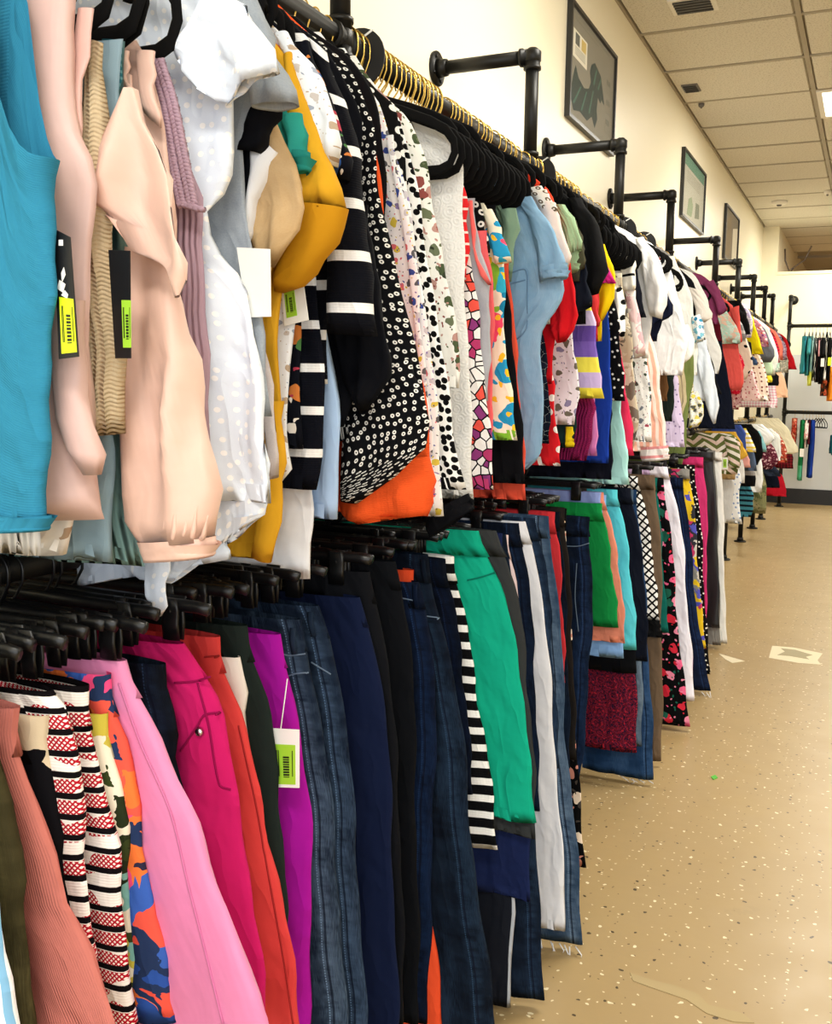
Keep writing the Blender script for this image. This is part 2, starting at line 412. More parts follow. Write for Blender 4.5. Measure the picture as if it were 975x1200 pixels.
def hanger(kind, x, y, z, label, group, rot=0.0, dxs=0.0, cat='hanger'):
    if not used[kind]:
        used[kind] = True; root = _h if kind == 'v' else _c
    else:
        root = empty('velvet_hanger' if kind == 'v' else 'clip_hanger')
        if kind == 'v':
            share('hook', vh_hook, root); share('hanger_body', vh_body, root)
        else:
            share('hook', ch_hook, root); share('bar', ch_bar, root)
            share('clip', ch_clip, root, (.115, 0, -.042)); share('clip', ch_clip, root, (-.115, 0, -.042))
    root.location = (x, y, z); root.rotation_euler = (0, 0, rot)
    tag(root, label, cat, group)
    return root

# ------------------------------------------------------------------ the room
def wall_mat(name, c, c2):
    t = NT(name); co = t.n('ShaderNodeTexCoord').outputs['Object']
    n = t.noise(co, .8, 3)[0]; t.lk(t.mix(n, srgb(c), srgb(c2)), t.b.inputs['Base Color']); t.b.inputs['Roughness'].default_value = .42
    t.b.inputs['Specular IOR Level'].default_value = .4
    t.bump(t.noise(co, 90, 3)[0], .15, .003); t.bump(t.noise(co, 2.2, 2)[0], .25, .02); return t.m
WALLM = wall_mat('cream_paint', 'f9f1d3', 'fdf6e0'); WALLB = wall_mat('cream_paint_back', 'f4ecd0', 'f8f1d8'); GREYW = wall_mat('grey_lower_wall', 'cdd0d1', 'd4d6d6')
def floor_mat():
    t = NT('epoxy_floor'); co = t.n('ShaderNodeTexCoord').outputs['Object']
    n = t.noise(co, 1.3, 4)[0]; n2 = t.noise(co, 9, 4)[0]
    c = t.mix(n, srgb('a1885e'), srgb('b39a6c')); c = t.mix(t.math('MULTIPLY', n2, .35), c, srgb('9a8460'))
    for sc, sz, colr, th in ((24, .085, 'efe3c0', .74), (21, .080, '33241a', .80), (50, .10, 'e8d9b4', .82), (48, .09, '59452f', .88)):
        w = t.warp(co, 40, .02); o = t.vor(w, sc); msk = t.math('MULTIPLY', t.math('LESS_THAN', o['Distance'], sz), t.math('GREATER_THAN', t.sep(o['Color'])[0], th))
        c = t.mix(t.math('MULTIPLY', msk, .85), c, srgb(colr))
    # long dull scuffs
    sc = t.noise(t.warp(co, 3, .3), 3.0, 5, .6)[0]; c = t.mix(t.math('MULTIPLY', t.math('GREATER_THAN', sc, .67), .35), c, srgb('9d875f'))
    t.lk(c, t.b.inputs['Base Color'])
    r = t.n('ShaderNodeMapRange'); t.lk(n2, r.inputs[0]); r.inputs[3].default_value = .24; r.inputs[4].default_value = .42; t.lk(r.outputs[0], t.b.inputs['Roughness'])
    t.b.inputs['Specular IOR Level'].default_value = .4
    t.bump(t.noise(co, 14, 3)[0], .12, .006)
    return t.m
YB = 14.1 * K; YE = 21 * K; XR = 7.5
def s_box(name, x0, x1, y0, y1, z0, z1, mat, parent=None):
    o = MB().box(x0, x1, y0, y1, z0, z1).build(name, mat, parent, smooth=False)
    if parent is None: o['kind'] = 'structure'
    return o
floor = s_box('floor', WALLX - .1, XR, -3.5, YE, -.1, 0, floor_mat())
wl = s_box('wall_left', WALLX - .12, WALLX, -3.5, YB, 0, CEIL + .3, WALLM)
pier = s_box('wall_pier', WALLX - .12, -1.25 * K, YB, YB + .35, 0, CEIL + .3, WALLB)
wb = s_box('wall_back', -1.25 * K, XR, YB, YB + .12, 1.95 * K, 2.98 * K, WALLB)
s_box('wall_back_lower', -1.25 * K, XR, YB - .002, YB + .12, 0, 1.95 * K, GREYW)  # lower part of the back wall, coloured grey beneath the cream part
s_box('wall_far', WALLX, XR, YE, YE + .1, 0, CEIL + .3, WALLM)
s_box('wall_far_left', -1.3 * K - .1, -1.25 * K, YB + .35, YE, 0, CEIL + .3, WALLM)
s_box('wall_right', XR, XR + .1, -3.5, YE, 0, CEIL + .3, WALLM)
BB = plain('black_baseboard', '16171a', .4)
s_box('baseboard_back', -1.25 * K, XR, YB - .014, YB - .002, 0, .2 * K, BB)
s_box('baseboard_left', WALLX, WALLX + .012, -3.5, YB - .014, 0, .12, BB)
s_box('trim_1', -1.25 * K, XR, YB - .01, YB + .13, 2.98 * K, 2.98 * K + .03, WALLB)
# ceiling: slab, grid bars and every lay-in tile
def tile_mat(nm, c, c2):
    t = NT(nm); co = t.n('ShaderNodeTexCoord').outputs['Object']
    n = t.noise(co, 60, 4, .7)[0]; o = t.vor(t.warp(co, 30, .03), 75)
    c_ = t.mix(n, srgb(c), srgb(c2)); c_ = t.mix(t.math('MULTIPLY', t.math('LESS_THAN', o['Distance'], .22), .4), c_, srgb('9c947f'))
    t.lk(c_, t.b.inputs['Base Color']); t.b.inputs['Roughness'].default_value = .95
    t.bump(n, .6, .006); t.bump(t.math('LESS_THAN', o['Distance'], .22), -.6, .004); return t.m
TILE = tile_mat('mineral_tile', 'd8d3c5', 'e6e2d6'); GRID = plain('grid_paint', 'a89f8c', .6)
ceil = s_box('ceiling', WALLX - .1, XR, -3.5, YE, CEIL + .05, CEIL + .15, GRID)
DY = .79 * K; Y0 = 6.40 * K
XS = [-1.45 * K, -.53 * K] + [(-.53 + 1.58 * i) * K for i in range(1, 6)]
tile_me = {}
rt = random.Random(3)
lights_at = {(1, n) for n in (2, -4, -10, 8)} | {(4, n) for n in (2, -4, -10, 8)}
for c in range(5):
    for n in range(-12, 13):
        ya = Y0 + n * DY; x0, x1 = XS[c], XS[c + 1]
        if ya < -3.4 or ya + DY > YE: continue
        if (c, n) in lights_at: continue
        w = round(x1 - x0, 3)
        if w not in tile_me:
            m = MB(); a, b = w / 2 - .012, DY / 2 - .012
            m.v = [(-a, -b, .02), (a, -b, .02), (a, b, .02), (-a, b, .02), (-a + .012, -b + .012, 0), (a - .012, -b + .012, 0), (a - .012, b - .012, 0), (-a + .012, b - .012, 0), (0, 0, .02)]
            m.v += [(-a, -b, .03), (a, -b, .03), (a, b, .03), (-a, b, .03)]
            m.f = [(4, 7, 6, 5), (0, 4, 5, 1), (1, 5, 6, 2), (2, 6, 7, 3), (3, 7, 4, 0), (9, 0, 1, 10), (10, 1, 2, 11), (11, 2, 3, 12), (12, 3, 0, 9), (9, 10, 11, 12)]
            m.v[8] = (0, 0, .02)
            t0 = m.build('ceiling_tile', TILE, ceil, smooth=False); tile_me[w] = t0
            t0.location = ((x0 + x1) / 2, ya + DY / 2, CEIL - .004)
        else:
            t0 = share('ceiling_tile', tile_me[w], ceil, ((x0 + x1) / 2, ya + DY / 2, CEIL - .004 + rt.uniform(-.002, .002)), (rt.uniform(-.004, .004), 0, 0))
for x in XS:
    MB().box(x - .012, x + .012, -3.5, YE, CEIL - .006, CEIL + .03).build('ceiling_grid_bar', GRID, ceil, smooth=False)
for n in range(-12, 15):
    ya = Y0 + n * DY
    if ya < -3.4 or ya > YE: continue
    MB().box(XS[0], XS[-1], ya - .012, ya + .012, CEIL - .005, CEIL + .03).build('ceiling_grid_bar', GRID, ceil, smooth=False)
DIFF = plain('lamp_diffuser', 'fffbe6', .5, emit=3.0); WHT = plain('white_metal', 'eeeae0', .5); GREYV = plain('vent_grey', '6d6a66', .5)
for (c, n) in sorted(lights_at):
    lx, ly = (XS[c] + XS[c + 1]) / 2, Y0 + (n + .5) * DY; hx, hy = (XS[c + 1] - XS[c]) / 2 - .012, DY / 2 - .012
    e = empty('ceiling_light', (lx, ly, CEIL))
    MB().box(-hx, hx, -hy, -hy + .03, -.012, .03).box(-hx, hx, hy - .03, hy, -.012, .03).box(-hx, -hx + .03, -hy + .03, hy - .03, -.012, .03).box(hx - .03, hx, -hy + .03, hy - .03, -.012, .03).build('frame', WHT, e, False)
    MB().box(-hx + .03, hx - .03, -hy + .03, hy - .03, -.004, .02).build('diffuser', DIFF, e, False)
    if (c, n) == (1, 2): tag(e, 'lit square fluorescent ceiling panel at the right edge of the photo', 'ceiling light')
    else: tag(e, 'assumed lit fluorescent ceiling panel further along the shop ceiling, outside the view', 'ceiling light', 'assumed ceiling panels')  # unseen panels, assumed at a regular spacing
def small_vent(name, x, y, sx, sy, mat, label, cat, n=4):
    e = empty(name, (x, y, CEIL - .006)); MB().box(-sx, sx, -sy, sy, -.006, .004).build('frame', mat, e, False)
    for i in range(n):
        yy = -sy * .7 + i * sy * 1.4 / max(1, n - 1)
        MB().box(-sx * .8, sx * .8, yy - sy * .09, yy + sy * .09, -.012, -.006).build('slat', plain('vent_dark', '35332f', .5), e, False)
    tag(e, label, cat)
small_vent('ceiling_vent', -1.325 * K, 7.59 * K, .045, .07, GREYV, 'small dark grey ceiling vent near the top of the left wall', 'vent')
small_vent('ceiling_vent', -1.06 * K, 6.02 * K, .10, .09, WHT, 'pale square ceiling vent cut by the top edge of the photo', 'vent', 5)
def disc(name, x, y, r, h, mat, label, cat):
    e = empty(name, (x, y, CEIL - .004)); MB().tube([(0, 0, 0), (0, 0, -h * .6), (0, 0, -h)], [r, r, r * .7], 20).build('base', mat, e)
    MB().tube([(0, 0, -h), (0, 0, -h * 1.4)], [r * .35, r * .25], 12).build('sensor', GREYV, e); tag(e, label, cat)
disc('smoke_detector', -1.11 * K, 12.3 * K, .07, .03, WHT, 'round white smoke detector on the distant ceiling above the posters', 'smoke detector')
disc('sprinkler_head', -1.32 * K, 8.03 * K, .018, .02, GREYV, 'tiny dark sprinkler head in the ceiling just beyond the grey vent', 'sprinkler')
x, y = onz(970, 223, CEIL)
disc('sprinkler_head', x, y, .03, .03, WHT, 'white sprinkler head on the ceiling runner below the lit panel', 'sprinkler')

# ------------------------------------------------------------------ floor marks (worn paint patch)
def floor_patch(name, pts_px, mat, label, z=.0012, cat='floor mark'):
    V = [onz(px, py, 0) for px, py in pts_px]; n = len(V)
    v = [(a, b, z) for a, b in V] + [(a, b, .0002) for a, b in V]
    f = [tuple(range(n))] + [(i, (i + 1) % n, n + (i + 1) % n, n + i) for i in range(n)]
    o = link_mesh(name, v, f, mat, None, None, False)
    o.parent = floor; o['label'] = label
    return o
CRM = plain('worn_cream_patch', 'dfd3b2', .6); GRY = plain('bare_concrete', 'a39877', .7); SCF = plain('scuff', 'ab966a', .6)
floor_patch('paint_patch', [(905, 757), (930, 759), (964, 766), (958, 774), (962, 779), (935, 777), (901, 771)], CRM, 'cream worn rectangle')
floor_patch('bare_patch', [(915, 760), (932, 762), (952, 768), (944, 770), (948, 773), (925, 769), (911, 768), (920, 764)], GRY, 'bare grey middle of the worn rectangle', .0022)
floor_patch('paint_chip', [(842, 766), (852, 769), (873, 775), (858, 777), (850, 773)], CRM, 'cream chipped streak')
floor_patch('scuff_mark', [(738, 1140), (760, 1148), (790, 1155), (818, 1165), (830, 1178), (870, 1188), (884, 1199), (860, 1198), (828, 1188), (805, 1172), (770, 1160), (742, 1150)], SCF, 'long grey scuff')
floor_patch('green_speck', [(833, 911), (838, 909), (841, 912), (836, 914)], plain('green_speck', '4fb436', .6), 'tiny bright green speck', .003)

# ------------------------------------------------------------------ posters
def poster(pts, label, kind):
    (ya, za), (yb, zb) = onx(*pts[0], WALLX), onx(*pts[1], WALLX)
    w, h = yb - ya, za - zb; e = empty('framed_poster', (WALLX + .001, (ya + yb) / 2, (za + zb) / 2))
    fr = plain('poster_frame', '2b2a26' if kind != 1 else '6b4a35', .4); bx = MB(); t = .014
    bx.box(0, .022, -w / 2, w / 2, h / 2 - t, h / 2).box(0, .022, -w / 2, w / 2, -h / 2, -h / 2 + t).box(0, .022, -w / 2, -w / 2 + t, -h / 2 + t, h / 2 - t).box(0, .022, w / 2 - t, w / 2, -h / 2 + t, h / 2 - t)
    bx.build('frame', fr, e, False)
    pr = MB().box(.001, .010, -w / 2 + t, w / 2 - t, -h / 2 + t, h / 2 - t).build('print', plain('poster_paper_%d' % kind, ['8d897a', 'a5a291', '86795f'][kind], .7, spec=.15), e, False)
    def flat(nm, poly, c, z=.0108):
        V = [(z, (a - .5) * w, (b - .5) * h) for a, b in poly]; V2 = [(.0095, p[1], p[2]) for p in V]; n = len(V)
        link_mesh(nm, V + V2, [tuple(range(n))] + [(i, n + i, n + (i + 1) % n, (i + 1) % n) for i in range(n)], plain('ink_' + c, c, .7, spec=.15), pr, None, False)
    if kind == 0:
        flat('printed_card', [(.08, .56), (.36, .56), (.36, .80), (.08, .80)], 'f1eedd')
        flat('printed_picture', [(.12, .68), (.2, .68), (.2, .78), (.12, .78)], '5d6058', .0114); flat('printed_picture', [(.24, .68), (.33, .68), (.33, .78), (.24, .78)], 'd8bf6d', .0114)
        for i in range(4): flat('printed_line', [(.12, .595 + i * .02), (.32, .595 + i * .02), (.32, .6 + i * .02), (.12, .6 + i * .02)], '77766c', .0114)
        flat('printed_cloth', [(.05, .22), (.1, .4), (.14, .5), (.2, .42), (.32, .38), (.42, .42), (.46, .5), (.43, .58), (.46, .66), (.53, .71), (.6, .68), (.67, .65), (.73, .52), (.77, .42), (.70, .44), (.68, .40), (.62, .43), (.60, .30), (.62, .22), (.57, .12), (.5, .2), (.4, .12), (.25, .14), (.12, .1)], '1c3a2e')
        for a, b in (((.1, .16), (.24, .36)), ((.26, .16), (.36, .37)), ((.42, .2), (.5, .44)), ((.5, .5), (.56, .66)), ((.6, .5), (.66, .62))):
            flat('printed_fold', [a, (a[0] + .03, a[1]), (b[0] + .02, b[1]), b], '3b6654', .0114)
        flat('printed_heading', [(.1, .93), (.86, .93), (.86, .955), (.1, .955)], '8b8878'); flat('printed_heading', [(.1, .895), (.6, .895), (.6, .912), (.1, .912)], '8b8878')
        for k in range(3):
            b = .64 - k * .19; flat('printed_heading', [(.82, b), (.9, b), (.9, b + .05), (.82, b + .05)], '767568')
            for i in range(4): flat('printed_line', [(.8, b - .02 - i * .02), (.95, b - .02 - i * .02), (.95, b - .014 - i * .02), (.8, b - .014 - i * .02)], '8b8878')
    elif kind == 1:
        flat('printed_band', [(.04, .8), (.96, .8), (.96, .97), (.04, .97)], '4f7a62'); 
        for i in range(6): flat('printed_line', [(.2, .74 - i * .03), (.8, .74 - i * .03), (.8, .748 - i * .03), (.2, .748 - i * .03)], '8f8c7a')
        flat('printed_cloth', [(.25, .1), (.3, .35), (.42, .42), (.5, .3), (.45, .12)], '7d8a6b'); flat('printed_cloth', [(.6, .15), (.62, .4), (.78, .42), (.8, .2)], '656a55')
    else:
        flat('printed_cloth', [(.1, .1), (.2, .8), (.45, .9), (.5, .5), (.4, .12)], '8d7a55'); flat('printed_panel', [(.6, .1), (.95, .1), (.95, .8), (.6, .7)], 'e9e2cc')
    gl = plain('poster_glass', 'ffffff', .06); gl.node_tree.nodes['Principled BSDF'].inputs['Alpha'].default_value = .035
    MB().box(.014, .016, -w / 2 + t, w / 2 - t, -h / 2 + t, h / 2 - t).build('glass', gl, e, False)
    tag(e, label, 'poster')
poster(((665, -2), (714, 184)), 'large black-framed poster of flowing dark green cloth above the second wall bracket', 0)
poster(((799, 172), (821, 276)), 'middle framed poster with a green band across its top, partly brown frame', 1)
poster(((849, 238), (861, 316)), 'farthest of the framed posters, brown and narrow, above the distant brackets', 2)

# ------------------------------------------------------------------ pipe racks
PR = .018
def flange(parent, name, loc, axis):
    m = MB(); a = {'x': (1, 0, 0), 'z': (0, 0, 1), 'y': (0, 1, 0), '-y': (0, -1, 0)}[axis]
    q = lambda t: tuple(a[i] * t for i in range(3))
    m.tube([q(0), q(.008)], .046, 20); m.tube([q(.008), q(.035)], [.026, .022], 16)
    o = m.build(name, PIPE, parent, loc=loc)
    sc = MB()
    for k in range(4):
        g = k * math.pi / 2 + .5; c, s = .034 * math.cos(g), .034 * math.sin(g)
        p = {'x': (0, c, s), 'z': (c, s, 0), 'y': (c, 0, s), '-y': (c, 0, s)}[axis]
        sc.tube([tuple(p[i] + a[i] * .008 for i in range(3)), tuple(p[i] + a[i] * .012 for i in range(3))], .005, 6)
    sc.build('screw', plain('black_screw', '101010', .3), o)
def fitting(parent, name, loc, dirs, r=.0235, ln=.034):
    m = MB()
    for d in dirs:
        a = np.array(d, float); m.tube([tuple(a * -.004), tuple(a * (ln - .008)), tuple(a * (ln - .008)), tuple(a * ln)], [r - .003, r - .003, r, r], 16)
    m.tube([(0, 0, -r * .9), (0, 0, -r * .5), (0, 0, r * .5), (0, 0, r * .9)], [r * .5, r * .98, r * .98, r * .5], 16)
    m.build(name, PIPE, parent, loc=loc)
EZ = 2.53 * K
def rack(ys, y0, y1, label, ylo=None, feet=True, footx=0.0):
    e = empty('pipe_clothes_rack', (RX, ys[0], 0))
    def L(x, y, z): return (x - RX, y - ys[0], z)
    edges = [y0] + list(ys) + [y1]
    for a, b in zip(edges[:-1], edges[1:]):
        MB().tube([L(RX, a + .03, RZU), L(RX, b - .03, RZU)], PR, 14).build('upper_rail', PIPE, e)
        MB().tube([L(RX, a + .03, RZL), L(RX, b - .03, RZL)], PR, 14).build('lower_rail', PIPE, e)
    for y in ys:
        MB().tube([L(RX, y, EZ - .03), L(RX, y, RZU + .03)], PR, 14).build('post', PIPE, e)
        MB().tube([L(RX, y, RZU - .03), L(RX, y, RZL + .03)], PR, 14).build('post', PIPE, e)
        MB().tube([L(RX, y, RZL - .03), L(RX, y, .03)], PR, 14).build('post', PIPE, e)
        MB().tube([L(WALLX + .03, y, EZ), L(RX - .03, y, EZ)], PR, 14).build('wall_arm', PIPE, e)
        flange(e, 'wall_flange', L(WALLX, y, EZ), 'x'); flange(e, 'floor_flange', L(RX, y, 0), 'z')
        fitting(e, 'elbow', L(RX, y, EZ), [(-1, 0, 0), (0, 0, -1)]); 
        for z in (RZU, RZL): fitting(e, 'cross_fitting', L(RX, y, z), [(0, 0, 1), (0, 0, -1), (0, 1, 0), (0, -1, 0)])
    tag(e, label, 'clothes rack')
    return e
P1 = [.72 * K, 2.0 * K, 3.32 * K, 4.6 * K, 5.84 * K]; P2 = [7.62 * K, 8.93 * K, 10.12 * K, 11.2 * K, 12.09 * K]
rack(P1, .2 * K, 6.75 * K, 'near black pipe clothes rack with two long rails fixed to the cream wall')
rack(P2, 6.8 * K, 12.7 * K, 'distant black pipe clothes rack with small brackets, carrying the small clothes')
# rack on the back wall, rails along x
def back_rack():
    yb = 13.6 * K; xs = [ony(925, 382, yb)[0], ony(925, 382, yb)[0] + 1.5]
    zt = ony(925, 348, yb)[1]; zu = ony(930, 382, yb)[1]; zl = ony(930, 483, yb)[1]
    e = empty('pipe_clothes_rack', (xs[0], yb, 0)); L = lambda x, y, z: (x - xs[0], y - yb, z)
    for x in xs:
        for za, zb in ((zt - .03, zu + .03), (zu - .03, zl + .03), (zl - .03, .03)):
            MB().tube([L(x, yb, za), L(x, yb, zb)], PR, 12).build('post', PIPE, e)
        MB().tube([L(x, yb + .03, zt), L(x, YB - .03, zt)], PR, 12).build('wall_arm', PIPE, e)
        flange(e, 'wall_flange', L(x, YB, zt), '-y'); flange(e, 'floor_flange', L(x, yb, 0), 'z')
        fitting(e, 'elbow', L(x, yb, zt), [(0, 1, 0), (0, 0, -1)])
        for z in (zu, zl): fitting(e, 'cross_fitting', L(x, yb, z), [(0, 0, 1), (0, 0, -1), (1, 0, 0)])
    for z in (zu, zl): MB().tube([L(xs[0] + .03, yb, z), L(xs[1] + 1.0, yb, z)], PR, 12).build('upper_rail' if z == zu else 'lower_rail', PIPE, e)
    tag(e, 'black pipe clothes rack standing against the back wall, far right', 'clothes rack')
    return yb, xs[0], zu, zl
BY, BX, BZU, BZL = back_rack()
# round size dividers threaded on the upper rail
DISC = plain('divider_plastic', '1b1c1f', .5); MARK = plain('white_mark', 'f2f2ee', .5)
for i, (y, lab) in enumerate(((2.0 * K + .07, 'first black size divider disc, beside the nearest pipe post'), (3.32 * K + .07, 'second black size divider disc, beside the post above the denim shirt'), (4.6 * K + .075, 'third black size divider disc, beside the post above the striped white tee'), (5.15 * K, 'farthest black size divider disc, above the white tees'))):
    e = empty('size_divider', (RX, y, RZU)); m = MB(); pts = 28
    ang = [k / pts * 2 * math.pi for k in range(pts)]; ro, ri = .052, .0195
    for yy in (-.0015, .0015):
        for r_ in (ro, ri): m.v += [(r_ * math.cos(a), yy, r_ * math.sin(a) - .012) if r_ == ro else (r_ * math.cos(a), yy, r_ * math.sin(a)) for a in ang]
    for k in range(pts):
        j = (k + 1) % pts
        m.f += [(k, j, pts + j, pts + k), (2 * pts + k, 3 * pts + k, 3 * pts + j, 2 * pts + j), (k, 2 * pts + k, 2 * pts + j, j), (pts + k, pts + j, 3 * pts + j, 3 * pts + k)]
    m.build('disc', DISC, e, False)
    MB().box(.022, .042, -.0026, -.0012, .014, .0175).build('printed_mark', MARK, e, False).rotation_euler = (0, -.5, 0)
    tag(e, lab, 'size divider')

# ------------------------------------------------------------------ garment builders
from mathutils.bvhtree import BVHTree
def bvh_of(o): return BVHTree.FromPolygons([v.co for v in o.data.vertices], [p.vertices for p in o.data.polygons])
def snap(bvh, px, py, y, org, off=.0012):
    x, z = ony(px, py, y); hit = bvh.ray_cast(Vector((x - org[0], -.6, z - org[2])), Vector((0, 1, 0)))
    if hit[0] is None: return (x - org[0], -.012, z - org[2])
    # one refinement so that the pixel is kept on the real front surface
    for _ in range(3):
        x, z = ony(px, py, y + hit[0].y); h3 = bvh.ray_cast(Vector((x - org[0], -.6, z - org[2])), Vector((0, 1, 0)))
        if h3[0] is None: break
        hit = h3
    x, z = ony(px, py, y + hit[0].y); h2 = bvh.ray_cast(Vector((x - org[0], -.6, z - org[2])), Vector((0, 1, 0)))
    hy = h2[0].y if h2[0] is not None else hit[0].y
    return (x - org[0], hy - off, z - org[2])
def stitch(name, body, poly, y, org, mat, parent, r=.0011, n=None):
    b = bvh_of(body); P = catmull([(p[0], p[1], 0, 0) for p in poly], n or max(8, len(poly) * 8))
    return MB().tube([snap(b, q[0], q[1], y, org, r * .6) for q in P], r, 5).build(name, mat, parent)
def card(name, parent, y, org, q, mat, th=.0012, dy=0.0):
    """flat card whose four corners (tl, tr, br, bl) lie on the plane y+dy"""
    P = []
    for (px, py) in q:
        x, z = ony(px, py, y + dy); P.append((x - org[0], dy, z - org[2]))
    V = [(p[0], p[1] - th, p[2]) for p in P] + P
    return link_mesh(name, V, [(0, 1, 2, 3), (7, 6, 5, 4), (0, 4, 5, 1), (1, 5, 6, 2), (2, 6, 7, 3), (3, 7, 4, 0)], mat, parent, None, False)
def lerp2(q, a, b):
    tl, tr, br, bl = q; top = [tl[i] + (tr[i] - tl[i]) * a for i in (0, 1)]; bot = [bl[i] + (br[i] - bl[i]) * a for i in (0, 1)]
    return (top[0] + (bot[0] - top[0]) * b, top[1] + (bot[1] - top[1]) * b)
def sub(q, a0, a1, b0, b1): return [lerp2(q, a0, b0), lerp2(q, a1, b0), lerp2(q, a1, b1), lerp2(q, a0, b1)]
CARDW = plain('tag_card', 'f7f7f2', .5); CARDB = plain('tag_black', '17171b', .45); STY = plain('tag_yellow', 'd9ee1c', .5); STG = plain('tag_green', 'a6dc3a', .5); INK = plain('tag_ink', '222a12', .5)
def barcode(card_o, y, org, q, dy, vert=True):
    rg = random.Random(5); a = .30
    for k in range(9):
        w = rg.choice((.018, .03, .045))
        qq = sub(q, .42, .70, a, a + w) if vert else sub(q, a, a + w, .3, .7)
        card('barcode_bar', card_o, y, org, qq, INK, .0004, dy); a += w + .022
    for b in (.12, .2, .84):
        card('printed_line', card_o, y, org, sub(q, b, b + .035, .15, .8), INK, .0004, dy)
def price_tag(parent, y, org, q, dy, base=CARDW, sticker=STG, box=(.15, .9, .25, .9), nm='price_tag'):
    c = card(nm, parent, y, org, q, base, .0012, dy)
    if sticker:
        sq = sub(q, *box); s = card('tag_sticker', c, y, org, sq, sticker, .0004, dy - .0012); barcode(c, y, org, sq, dy - .0016)
    return c

ALL = []
def G(name, label, cat, y, parts, group='garments on the upper rail of the near rack', hang='v', rz=None, hlabel=None, hgroup=None, far=False, hscale=1.0):
    y = y * K; rz = rz if rz is not None else (RZU if hang == 'v' else RZL)
    org = (RX, y, rz); e = empty(name, org); tag(e, label, cat, group); out = {'root': e, 'org': org, 'y': y}
    for p in parts:
        nm, mat, rungs = p[:3]; kw = dict(p[3]) if len(p) > 3 else {}
        dy = kw.pop('dy', 0) * K; key = kw.pop('key', nm)
        nn = kw.pop('split', None)
        if nn:                                       # trousers: two joined leg tubes in one mesh
            SEED[0] += 1; hm = kw.pop('hwmax', .19)
            rows = rungs_to_rows(rungs, y + dy, hwmax=hm, lean=.55)
            if far: rows = rows[::2] if len(rows) > 14 else rows
            out_r, in_r = rows.copy(), rows.copy(); n = len(rows)
            for i in range(n):
                s = i / (n - 1); c = (rows[i][0] + rows[i][2]) / 2; cz = (rows[i][1] + rows[i][3]) / 2; gap = .004 if s < .25 else .004 - .02 * min(1, (s - .25) * 3) * nn
                out_r[i][0] = c - gap; out_r[i][1] = cz; in_r[i][2] = c + gap; in_r[i][3] = cz
            th = kw.pop('th', .013); am = kw.pop('amp', .006); lm = kw.pop('lam', .11)
            V, Fc, UV = cloth_loft(out_r, y + dy, th, am, lm, SEED[0], na=16 if far else 30, **kw)
            V2, F2, UV2 = cloth_loft(in_r, y + dy + .004, th, am, lm, SEED[0] + 900, na=12 if far else 20, **kw)
            k = len(V); V = V + V2; Fc = Fc + [tuple(q + k for q in f) for f in F2]; UV = UV + UV2
            V = [(a - org[0], b - org[1], c - org[2]) for a, b, c in V]
            o = link_mesh(nm, V, Fc, mat, e, UV)
        else:
            if nm == 'sleeve': kw = dict(dict(th=.013, amp=.008, lam=.045, thend=.018, th0=.006, grow=False), **kw)
            elif nm == 'body': kw = dict(collar=(rz if y > 1.2 * K and not 2.05 * K < y < 2.5 * K and not 3.3 * K < y < 3.9 * K and not 4.2 * K < y < 4.5 * K and hang == 'v' and len(rungs[0]) < 4 and (rz - ony(rungs[0][0], rungs[0][1], y)[1]) < .32 else None), **kw); kw = dict(dict(th=.011, amp=.010, lam=.075, th0=.005, thend=.014), **kw)
            o = piece(nm, mat, rungs, y + dy, e, origin=org, far=far, **kw)
        out[key] = o
        if nm in ('trousers', 'skirt_body') and not far:
            band = kw.get('band', None)
            r0 = rungs[0]; SEED[0] += 1
            rr = rungs_to_rows(rungs, y + dy, hwmax=.19); tot = 0; sel = [rr[0]]
            for i in range(1, len(rr)):
                sel.append(rr[i]); 
                if rr[0][3] - rr[i][3] > .032: break
            if len(sel) < 3: sel.insert(1, (sel[0] + sel[1]) / 2)
            V, Fc, UV = cloth_loft(np.array(sel), y + dy, .0165, .003, .12, SEED[0], na=28)
            link_mesh('waistband', [(a - org[0], b - org[1], c - org[2]) for a, b, c in V], Fc, mat, e, UV)
    if hang:
        rg = random.Random(int(y * 9973)); words = label.replace(',', '').split()[:9]
        while words[-1] in ('a', 'the', 'and', 'with', 'of', 'its', 'in', 'beside', 'behind', 'small', 'left', 'right', 'between', 'below', 'on', 'at', 'to', 'just', 'by', 'over', 'under', 'above'): words.pop()
        hl = ('black clip hanger holding the ' if hang == 'c' else 'black velvet hanger holding the ') + ' '.join(words)
        h = hanger(hang, RX, y, rz, hl, hgroup or ('hangers in use on the near upper rail' if hang == 'v' else 'clip hangers in use on the near lower rail'), rg.uniform(-.07, .07))
        zt = rz - .15 * hscale; hw = []
        for p in parts:
            if p[0] in ('body', 'trousers', 'skirt_body'):
                rr = rungs_to_rows(p[2], y); hw = [r[2] - RX for r in rr if r[3] > rz - (.26 if hang == 'v' else .2)] or [rr[0][2] - RX]
        s = 1.0
        if hw: s = min(1.0 if hang == 'v' else 1.5, max(.3, (min(hw[1:] or hw) if hang == 'v' else max(hw)) * .92 / (.213 if hang == 'v' else .150)))
        if hang == 'v' and hw:
            nr = [(r[2] - RX) / .213 for r in rr if rz - .19 < r[3] < rz - .11]
            if nr: s = min(1.0, max(.3, min(nr) * .95))
            s = min(s, hscale)
        h.scale = (s, 1, 1)
    ALL.append((y, name)); return out
def B(mat, pts, **kw): return ('body', mat, pts, kw)
def S(mat, pts, **kw): return ('sleeve', mat, pts, dict(dict(dy=-.012), **kw))
def P(nm, mat, pts, **kw): return (nm, mat, pts, kw)
sol = lambda c, fin='cotton': M('solid', c, fin=fin)

